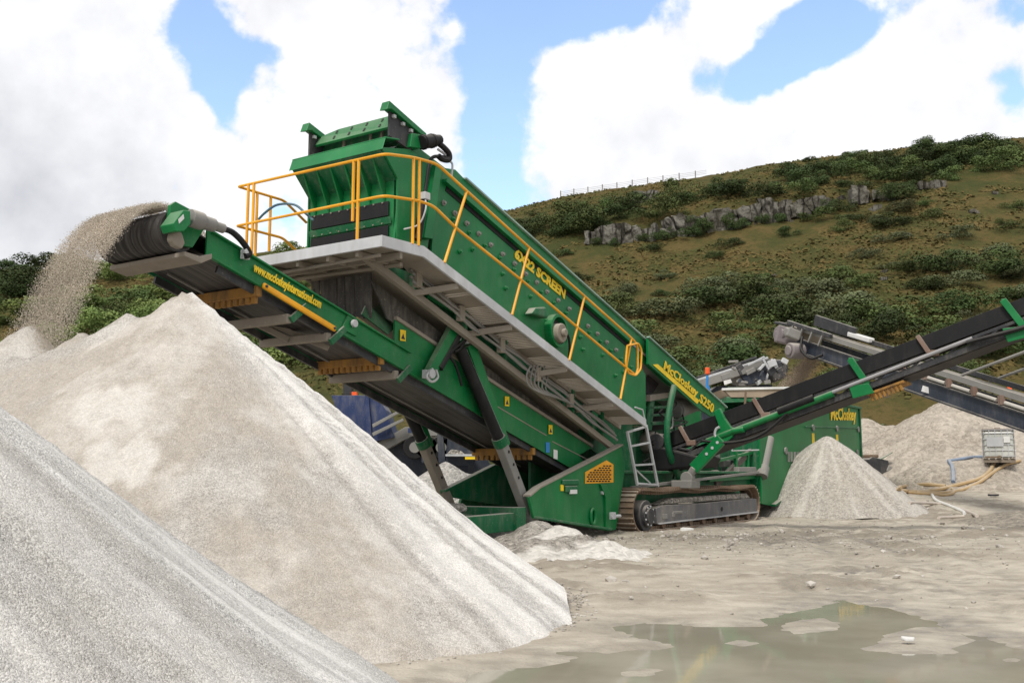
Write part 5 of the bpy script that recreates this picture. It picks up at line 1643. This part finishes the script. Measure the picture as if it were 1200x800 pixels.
gb((893, 419), (902, 434), 'brace', GALV, .1, .1, YG - .5); gb((876, 428), (896, 418), 'brace', GALV, .1, .1, YG - .5); gb((905, 420), (898, 445), 'brace', GALV, .08, .08, YG - .6)
gb((828, 470), (829, 440), 'lamp_post', STICKBLUE, .10, .10, YG - 3); gb((834, 470), (830, 452), 'lamp_stay', STICKBLUE, .08, .08, YG - 3)
mm = MB(); c = at_depth(829, 434, YG - 3) - GR.location; mm.cyl(c - V((0, 0, .15)), c + V((0, 0, .12)), .10, 12); mm.build('beacon', ORANGE, GR, .02, True)
gs([(848, 446), (856, 444), (858, 448), (849, 451)], 'label_plate', WHITE, YG - .4, .02, 0)
gs([(820, 470), (840, 452), (905, 450), (905, 560), (820, 560)], 'lower_body', NAVY, YG + .5, 1.5)

YT_ = 35.0
TH_ = empty('feed_hopper', at_depth(890, 560, YT_)); TH_.location.z = 0; tag(TH_, 'tan steel hopper with flared rim catching the falling sand', 'hopper')
mm = MB()


def tp_(x, y, Y=YT_): return at_depth(x, y, Y) - TH_.location


a0, a1 = tp_(846, 456), tp_(945, 454); b0, b1 = tp_(857, 467), tp_(938, 466)
mm.slab([a0, a1, b1, b0], (0, .05, 0)); mm.slab([a0 + V((0, 3, 0)), a1 + V((0, 3, 0)), b1 + V((0, 2.4, 0)), b0 + V((0, 2.4, 0))], (0, .05, 0))
mm.slab([a0, a0 + V((0, 3, 0)), b0 + V((0, 2.4, 0)), b0], (.05, 0, 0)); mm.slab([a1, a1 + V((0, 3, 0)), b1 + V((0, 2.4, 0)), b1], (-.05, 0, 0))
mm.build('hopper_wall', TAN, TH_, .01)
mm = MB(); mm.bar(a0, a1, .12, .08); mm.build('rim', WHITE, TH_, .01)
mm = MB(); mm.box(tp_(895, 500) + V((0, 1.2, -.4)), (2.4, 2.2, 3.6)); mm.box(tp_(895, 468) + V((0, 1.2, 0)), (2.6, 2.4, .2)); mm.build('hopper_stand', GREEN_DIRTY, TH_, .02)
mm = MB(); mm.slab([tp_(838, 475), tp_(905, 468), tp_(905, 474), tp_(842, 480)], (0, .8, 0)); mm.build('pale_deck', WHITE, TH_, .03)
mm = MB(); mm.bar(tp_(873, 474, 32), tp_(874, 459, 32), .06, .06); mm.build('stub_post', RUST, TH_)

# ---- grey conveyor crossing behind on the right
P0, P1 = at_depth(938, 398, 36.0), at_depth(1245, 500, 26.0)
GC = empty('grey_conveyor', (P1.x, P1.y, 0)); tag(GC, 'long dark slate conveyor falling to the right edge with white idlers', 'conveyor')
d_ = (P1 - P0).normalized(); sdn = V((-d_.y, d_.x, 0)).normalized()
if sdn.y > 0: sdn = -sdn                      # towards the viewer
upn = sdn.cross(d_); upn = upn if upn.z > 0 else -upn


def gp(t, a=0, b=0): return P0 + (P1 - P0) * t + sdn * a + upn * b - GC.location


mm = MB(); mm.bar(gp(.05, .55, -.08), gp(1.15, .55, -.08), .06, .42, upn); mm.bar(gp(.05, -.55, -.08), gp(1.15, -.55, -.08), .06, .42, upn)
mm.build('side_frame', NAVY, GC, .01)
mm = MB(); mm.bar(gp(.05, .60, -.30), gp(1.15, .60, -.30), .14, .05, upn); mm.bar(gp(.05, .60, .15), gp(1.15, .60, .15), .12, .04, upn); mm.build('frame_flange', DARKSTEEL, GC)
mm = MB(); mm.slab([gp(.0, .45, .42), gp(1.15, .45, .42), gp(1.15, -.45, .42), gp(.0, -.45, .42)], (0, 0, .04)); mm.build('belt', BELT_DUSTY, GC)
mm = MB(); mm.bar(gp(.04, .55, .50), gp(1.15, .55, .50), .05, .18, upn); mm.build('upper_skirt', GREYSTEEL, GC, .01)
mm = MB(); mm.bar(gp(.06, -.6, .55), gp(1.1, -.6, .55), .05, .16, upn); mm.build('far_skirt', DARKSTEEL, GC, .01)
mm = MB(); mm.bar(gp(.17, -.55, .62), gp(.27, -.55, .62), .25, .16, upn); mm.build('pale_cover', WHITE, GC, .03)
PALE_STEEL = paint('pale_beige_steel', (.44, .42, .38), .5, .7, .4, .2)
t = .44
i = 0
while t < 1.1:
    mm = MB(); mm.cyl(gp(t + .012, .58, .26), gp(t + .072, .58, .26), .055, 10); mm.build('idler', PALE_STEEL, GC, 0, True)
    mm = MB(); mm.box(gp(t, .58, .30), (.14, .14, .26)); mm.build('idler_bracket', bpy.data.materials['rust_spotted_steel'], GC)
    t += .085
mm = MB(); mm.cyl(gp(.0, .62, .15), gp(.0, -.62, .15), .32, 18); mm.build('head_drum', UNDER, GC, 0, True)
MAUVE = paint('mauve_dusty_casting', (.19, .165, .17), .7, .7, .5, .3)
mm = MB(); mm.box(gp(.018, .75, .14), (.8, .25, .62), Matrix.Rotation(.25, 3, 'Y')); mm.cyl(gp(.0, .70, .15), gp(.0, 1.02, .15), .30, 18); mm.cyl(gp(.0, 1.0, .15), gp(.0, 1.1, .15), .14, 12)
mm.build('head_housing', MAUVE, GC, .06)
mm = MB(); mm.cyl(gp(.10, .7, -.22), gp(.10, 1.25, -.22), .28, 18); mm.cyl(gp(.10, 1.25, -.22), gp(.10, 1.32, -.22), .18, 18); mm.build('drive_motor', MAUVE, GC, .04, True)
mm = MB(); mm.bar(gp(.0, .66, .62), gp(.22, .66, .60), .12, .14, upn); mm.bar(gp(-.07, .6, .45), gp(.02, .6, .55), .18, .09, upn); mm.bar(gp(.0, -.5, .75), gp(.2, -.5, .70), .1, .4, upn); mm.build('head_guard', DARKSTEEL, GC, .02)
for t0 in (.02, .07, .12, .17):
    mm = MB(); mm.bar(gp(t0, .68, .15), gp(t0 + .015, .68, .66), .07, .07); mm.build('guard_post', GREYSTEEL, GC, .01)
mm = MB(); mm.box(gp(.06, .85, .30), (.5, .3, .35), Matrix.Rotation(.4, 3, 'Y')); mm.cyl(gp(.05, .9, .35), gp(.05, 1.1, .35), .16, 12); mm.build('gearbox', GREYSTEEL, GC, .05)
mm = MB(); mm.tube(curve([gp(.1, .8, .3), gp(.13, 1.0, -.1), gp(.17, .9, -.3), gp(.2, .7, -.1)], 6), .05, 6); mm.build('hose', BLACK, GC, 0, True)
for x0, y0, x1, y1 in ((1105, 448, 1215, 407), (1160, 447, 1215, 427)):
    mm = MB(); mm.cyl(at_depth(x0, y0, 29.6) - GC.location, at_depth(x1, y1, 26.5) - GC.location, .045, 8); mm.build('stay_rod', GREYSTEEL, GC, 0, True)
mm = MB(); mm.box(gp(.63, .585, -.1), (.36, .03, .18), Matrix.Rotation(.3, 3, 'Y')); mm.build('data_plate', WHITE, GC)
mm = MB(); mm.bar(gp(.42, .1, -.4), gp(.42, .1, -.9), .3, .3); mm.build('return_bracket', UNDER, GC, .02)
mm = MB(); mm.bar(gp(1.05, .3, -.3), V((gp(1.05, .3)[0], gp(1.05, .3)[1], .5)), .2, .2); mm.bar(gp(1.05, -.4, -.3), V((gp(1.05, -.4)[0], gp(1.05, -.4)[1], .5)), .2, .2); mm.build('leg', NAVY, GC)

# sand falling from that conveyor into the hopper
co, fa = [], []
h0, h1 = at_depth(946, 416, 35.9), at_depth(922, 456, 36.2)
for i in range(9000):
    t = RNG.random(); p = np.array(h0) * (1 - t) + np.array(h1) * t; wd = .50
    p = p + np.array([RNG.normal(0, .16 + .10 * t) + (.25 - .15 * t), RNG.uniform(-wd, wd), RNG.normal(0, .08)])
    grain(p, RNG.uniform(.008, .020))
tag(raw_mesh('falling_sand', np.concatenate(co), fa, paint('falling_tan_sand', (.33, .26, .20), .1, .9, .1, 0, bump=0)), 'tan sand falling from the grey conveyor into the hopper', 'falling sand', None, 'stuff')

# ---- white tank in a cage (intermediate bulk container)
T0 = at_depth(1171, 541, 35.6); T0.z = 1.70
TK = empty('tank_container', T0, math.radians(-24)); tag(TK, 'square white plastic tank in a wire cage on the rubble bank', 'tank')
mm = MB(); mm.box((0, 0, .58), (.94, 1.14, .92))
k = NT('cloudy_white_plastic'); k.set(k.mix(k.ramp(k.noise(1.5, 4), .35, .7), (.42, .43, .39), (.55, .555, .52)), .4); mm.build('tank', k.m, TK, .07)
mm = MB()
for z in (.16, .36, .56, .76, .96, 1.08):
    mm.tube([(-.49, -.59, z), (.49, -.59, z), (.49, .59, z), (-.49, .59, z), (-.49, -.59, z)], .014, 6)
for i in range(6):
    x = -.49 + .98 * i / 5
    for y in (-.59, .59): mm.tube([(x, y, .12), (x, y, 1.09)], .012, 6)
    y = -.59 + 1.18 * i / 5
    for x in (-.49, .49): mm.tube([(x, y, .12), (x, y, 1.09)], .012, 6)
mm.build('cage', GALV, TK)
mm = MB()
for y in (-.5, 0, .5): mm.box((0, y, .0), (1.0, .12, .12))
for i in range(5): mm.box((-.42 + i * .21, 0, .085), (.14, 1.2, .03))
mm.build('pallet', paint('grey_pallet_wood', (.2, .165, .13), .4, .9, .4), TK, .005)
mm = MB(); mm.box((-.12, -.61, .66), (.52, .015, .32)); mm.build('plate', GALV, TK)
mm = MB(); mm.box((.26, -.61, .74), (.2, .015, .22)); mm.build('label', WHITE, TK)
mm = MB(); mm.box((0, 0, 1.11), (1.0, 1.2, .025)); mm.cyl((0, 0, 1.1), (0, 0, 1.18), .1, 14); mm.build('lid', paint('dull_brown_top', (.30, .25, .21), .5, .8, .4), TK, .01)
mm = MB(); mm.cyl((.0, -.6, .16), (.0, -.74, .14), .05, 10); mm.box((-.2, -.6, .14), (.5, .03, .05)); mm.build('outlet', RUST, TK)

# ---- hoses and small things
HOSE = paint('buff_hose', (.46, .32, .16), .5, .7, .3, .1); PALE = paint('pale_pipe', (.52, .46, .40), .3, .7, .3, .1); BHOSE = paint('blue_layflat_hose', (.20, .27, .38), .5, .7, .4, .1)


def site(x, y, skip=()):
    """the point of the yard or of a heap met by this bearing"""
    d = ray(x, y); dg = bpy.context.evaluated_depsgraph_get()
    o0 = Vector((0, 0, EYE)); v = Vector(d).normalized()
    for _ in range(12):
        hit, loc, nn, idx, ob, mx = SC.ray_cast(dg, o0, v)
        if not hit: return on_level(x, y, 0)
        if ob.name.split('.')[0] in ('ground', 'rubble_bank', 'rubble_heap', 'mud_bank', 'sand_heap', 'puddle_water') and ob.name.split('.')[0] not in skip: return loc
        o0 = loc + v * .02
    return on_level(x, y, 0)


bpy.context.view_layer.update()
for nm, lab, pts, r, mt in (
        ('hose', 'thick buff hose curving down the bank from the tank outlet', ((1166, 541), (1160, 553), (1148, 562), (1125, 569), (1108, 573), (1080, 578), (1062, 577), (1052, 575), (1060, 571), (1085, 569), (1108, 571)), .07, HOSE),
        ('hose', 'pale buff hose trailing from behind the tank to the coil', ((1195, 541), (1178, 546), (1162, 556), (1148, 566), (1130, 574), (1112, 578), (1090, 579), (1070, 577)), .06, HOSE),
        ('hose', 'short buff hose lying in a loop beside the white pipe', ((1108, 571), (1116, 574), (1117, 578), (1108, 581), (1090, 580), (1065, 578)), .05, HOSE),
        ('hose', 'flat blue hose down the middle of the rubble bank', ((1112, 541), (1116, 548), (1117, 558), (1117, 566)), .07, BHOSE),
        ('hose', 'faded blue hose lying across the top of the bank', ((1112, 541), (1125, 539), (1138, 537), (1150, 536)), .06, BHOSE),
        ('pipe', 'white bent pipe on the ground near the hoses', ((1092, 580), (1097, 587), (1112, 593), (1128, 600), (1130, 603)), .045, WHITE),
        ('pipe', 'long pale brown pipe lying level on the mud', ((1066, 590), (1098, 591), (1125, 597), (1140, 603), (1145, 606)), .045, PALE),
        ('pipe', 'short pale brown pipe nearest the camera', ((1100, 608), (1115, 607), (1130, 606)), .045, PALE)):
    P = [site(*p) + V((0, 0, r * .7)) for p in pts]
    mm = MB(); mm.tube(curve(P, 5), r, 8); tag(mm.build(nm, mt, None, 0, True), lab, nm)
for x, y, sz, mt, nm, lab, cat in ((805, 623, (.36, .12, .07), WHITE, 'litter', 'white scrap lying in front of the crawler track', 'litter'),
                                   (1064, 754, (.14, .09, .03), WHITE, 'litter', 'small white scrap on the mud island in the puddle', 'litter'),
                                   (1164, 582, (.5, .2, .06), DARKSTEEL, 'litter', 'dark scrap on the ground below the rubble bank', 'litter')):
    p = site(x, y); mm = MB(); r_ = random.Random(x)
    mm.slab([p + V((math.cos(a) * sz[0] / 2 * r_.uniform(.7, 1), math.sin(a) * sz[1] / 2 * r_.uniform(.7, 1), .01 + r_.uniform(0, .03))) for a in [k_ * 1.05 for k_ in range(6)]], (0, 0, sz[2]))
    tag(mm.build(nm, mt, None, .01), lab, cat)
# scrapped box and panel by the end of the green body
p = site(1026, 555, ('sand_heap',)); SBX = empty('scrap_box', p, .4); SBX.scale = (.8, .8, .7); tag(SBX, 'dark broken box with a green flap beside the sand cone', 'scrap box')
mm = MB(); mm.slab([(-.7, -.4, 0), (.5, -.4, 0), (.5, -.4, .75), (-.5, -.4, .95), (-.75, -.4, .8)], (0, .8, 0)); mm.build('box', DARKSTEEL, SBX, .03)
mm = MB(); mm.slab([(.0, -.45, .8), (.8, -.4, 1.2), (.9, .3, 1.0), (.1, .3, .7)], (0, 0, .04)); mm.build('flap', GREEN_DIRTY, SBX, .005)
mm = MB(); mm.box((-.3, 0, 1.0), (.6, .6, .2)); mm.build('rusty_scrap', RUST, SBX, .05)
mm = MB(); mm.box((.55, -.3, .25), (.35, .3, .4), Matrix.Rotation(.5, 3, 'Y')); mm.build('pale_lump', GREYSTEEL, SBX, .06)
# orange figure of a marker cone by the grey conveyor
p = at_depth(1183, 462, 52); p.z = float(hill(p.x, p.y))if p.y > 54 else 4.2
K0 = empty('marker_cone', (p.x, 60.5, 0)); q_ = at_depth(1183, 457, 60.5); K0.location = q_ - V((0, 0, .35)); tag(K0, 'small orange marker beyond the grey conveyor', 'marker')
mm = MB(); mm.cyl((0, 0, .04), (0, 0, .75), .24, 16, .06); mm.build('cone', ORANGE, K0, 0, True)
mm = MB(); mm.box((0, 0, .02), (.6, .6, .05)); mm.build('base', DARKSTEEL, K0, .02)
mm = MB(); mm.cyl((0, 0, -3.0), (0, 0, 0), .05, 8); mm.build('post', GREYSTEEL, K0)

# ================================================================== SKY, LIGHT, CAMERA
EL, AZ = math.radians(52), math.radians(205)          # compass bearing from +Y, clockwise
SUND = V((math.sin(AZ) * math.cos(EL), math.cos(AZ) * math.cos(EL), math.sin(EL)))
W = bpy.data.worlds.new('World'); SC.world = W; W.use_nodes = True
T = W.node_tree; T.nodes.clear()


def wn(t, **kw):
    n = T.nodes.new(t)
    for k_, v in kw.items(): setattr(n, k_, v)
    return n


def wm(op, a, b=0.0, c=None, clamp=False):
    n = wn('ShaderNodeMath', operation=op, use_clamp=clamp)
    for i, v in enumerate((a, b, c)):
        if v is None: continue
        if isinstance(v, (int, float)): n.inputs[i].default_value = v
        else: T.links.new(v, n.inputs[i])
    return n.outputs[0]


sky = wn('ShaderNodeTexSky', sky_type='NISHITA', sun_disc=False, sun_elevation=EL, sun_rotation=AZ, air_density=1.0, dust_density=.5, ozone_density=1.0)
tc = wn('ShaderNodeTexCoord'); sx = wn('ShaderNodeSeparateXYZ'); T.links.new(tc.outputs['Generated'], sx.inputs[0])
az = wm('ARCTAN2', sx.outputs[0], sx.outputs[1]); el = wm('ARCSINE', sx.outputs[2])
nz = wn('ShaderNodeTexNoise'); nz.inputs['Scale'].default_value = 7; nz.inputs['Detail'].default_value = 8; nz.inputs['Roughness'].default_value = .55
T.links.new(tc.outputs['Generated'], nz.inputs['Vector'])
nz2 = wn('ShaderNodeTexNoise'); nz2.inputs['Scale'].default_value = 24; nz2.inputs['Detail'].default_value = 7; nz2.inputs['Roughness'].default_value = .55
T.links.new(tc.outputs['Generated'], nz2.inputs['Vector'])
nf = wm('ADD', wm('MULTIPLY', nz.outputs[0], .55), wm('MULTIPLY', nz2.outputs[0], .45))


def blob(px, py, rx_, ry_, rot=0.0):
    r = ray(px, py); a = math.atan2(r[0], r[1]); e = math.atan2(r[2], math.hypot(r[0], r[1]))
    da = wm('SUBTRACT', az, a); de = wm('SUBTRACT', el, e)
    c, s = math.cos(rot), math.sin(rot)
    u = wm('MULTIPLY', wm('ADD', wm('MULTIPLY', da, c), wm('MULTIPLY', de, s)), FOC / rx_)
    v = wm('MULTIPLY', wm('SUBTRACT', wm('MULTIPLY', de, c), wm('MULTIPLY', da, s)), FOC / ry_)
    return wm('EXPONENT', wm('MULTIPLY', wm('ADD', wm('MULTIPLY', u, u), wm('MULTIPLY', v, v)), -1.0))


F = None
for px, py, rx_, ry_, amp, rot in ((232, 30, 38, 46, .85, -.3), (258, 100, 26, 46, .85, .1), (300, 62, 40, 16, .5, .3), (330, 255, 40, 34, .33, 0), (605, 15, 85, 48, .95, 0), (582, 90, 44, 60, .85, .1), (572, 190, 36, 80, .75, 0), (700, 2, 100, 24, .8, 0),
                                   (950, 25, 62, 26, .85, .2), (930, 62, 62, 22, .75, .25), (985, 48, 60, 15, .6, .35), (880, 92, 40, 18, .5, .4), (820, 90, 26, 22, .30, 0), (1190, 112, 22, 40, .48, 0), (1198, 10, 22, 30, .45, 0), (595, 235, 20, 24, .5, 0), (430, 240, 60, 40, .12, 0)):
    g_ = wm('MULTIPLY', blob(px, py, rx_, ry_, rot), amp); F = g_ if F is None else wm('ADD', F, g_)
F = wm('SUBTRACT', .86, F)
F = wm('ADD', F, wm('MULTIPLY', wm('SUBTRACT', nf, .5), 2.3))
mr = wn('ShaderNodeMapRange', interpolation_type='SMOOTHSTEP'); T.links.new(F, mr.inputs[0]); mr.inputs[1].default_value = .38; mr.inputs[2].default_value = .66
# cloud tone: bright tops, grey base low on the left
n2 = wn('ShaderNodeTexNoise'); n2.inputs['Scale'].default_value = 5.5; n2.inputs['Detail'].default_value = 6; T.links.new(tc.outputs['Generated'], n2.inputs['Vector'])
grey = wm('ADD', wm('MULTIPLY', blob(-40, 290, 210, 130), 1.0), wm('MULTIPLY', blob(120, 190, 150, 110), .30))
tone = wm('SUBTRACT', wm('ADD', .90, wm('ADD', wm('MULTIPLY', wm('SUBTRACT', n2.outputs[0], .5), 1.1), wm('MULTIPLY', wm('SUBTRACT', nz2.outputs[0], .5), .6))), wm('MULTIPLY', grey, .38), None, True)
cm = wn('ShaderNodeMix', data_type='RGBA'); T.links.new(tone, cm.inputs[0])
cm.inputs[6].default_value = (.42, .44, .49, 1); cm.inputs[7].default_value = (1.0, 1.0, 1.02, 1)
bs = wn('ShaderNodeBackground'); bs.inputs[1].default_value = .15; T.links.new(sky.outputs[0], bs.inputs[0])
bc = wn('ShaderNodeBackground'); bc.inputs[1].default_value = .58; T.links.new(cm.outputs[2], bc.inputs[0])
ms = wn('ShaderNodeMixShader'); veil = wm('ADD', .05, wm('MULTIPLY', mr.outputs[0], .95)); T.links.new(veil, ms.inputs[0]); T.links.new(bs.outputs[0], ms.inputs[1]); T.links.new(bc.outputs[0], ms.inputs[2])
ow = wn('ShaderNodeOutputWorld'); T.links.new(ms.outputs[0], ow.inputs[0])

L = bpy.data.lights.new('sun', 'SUN'); L.energy = 1.45; L.angle = math.radians(11); L.color = (1, .955, .89)
so_ = bpy.data.objects.new('sun', L); COL.objects.link(so_); so_.rotation_euler = SUND.to_track_quat('Z', 'Y').to_euler(); so_.location = (0, 0, 60)

cam = bpy.data.cameras.new('camera'); cam.sensor_width = 36; cam.lens = FOC / 1200 * 36; cam.clip_start = .1; cam.clip_end = 2000
co_ = bpy.data.objects.new('camera', cam); COL.objects.link(co_); co_.location = (0, 0, EYE); co_.rotation_euler = (math.pi / 2 + TILT, 0, 0)
SC.camera = co_
SC.render.engine = 'CYCLES'
SC.view_settings.view_transform = 'Standard'; SC.view_settings.look = 'None'; SC.view_settings.gamma = 1; SC.view_settings.exposure = 0.95
SC.view_settings.use_curve_mapping = False
SC.cycles.max_bounces = 6; SC.cycles.use_denoising = True
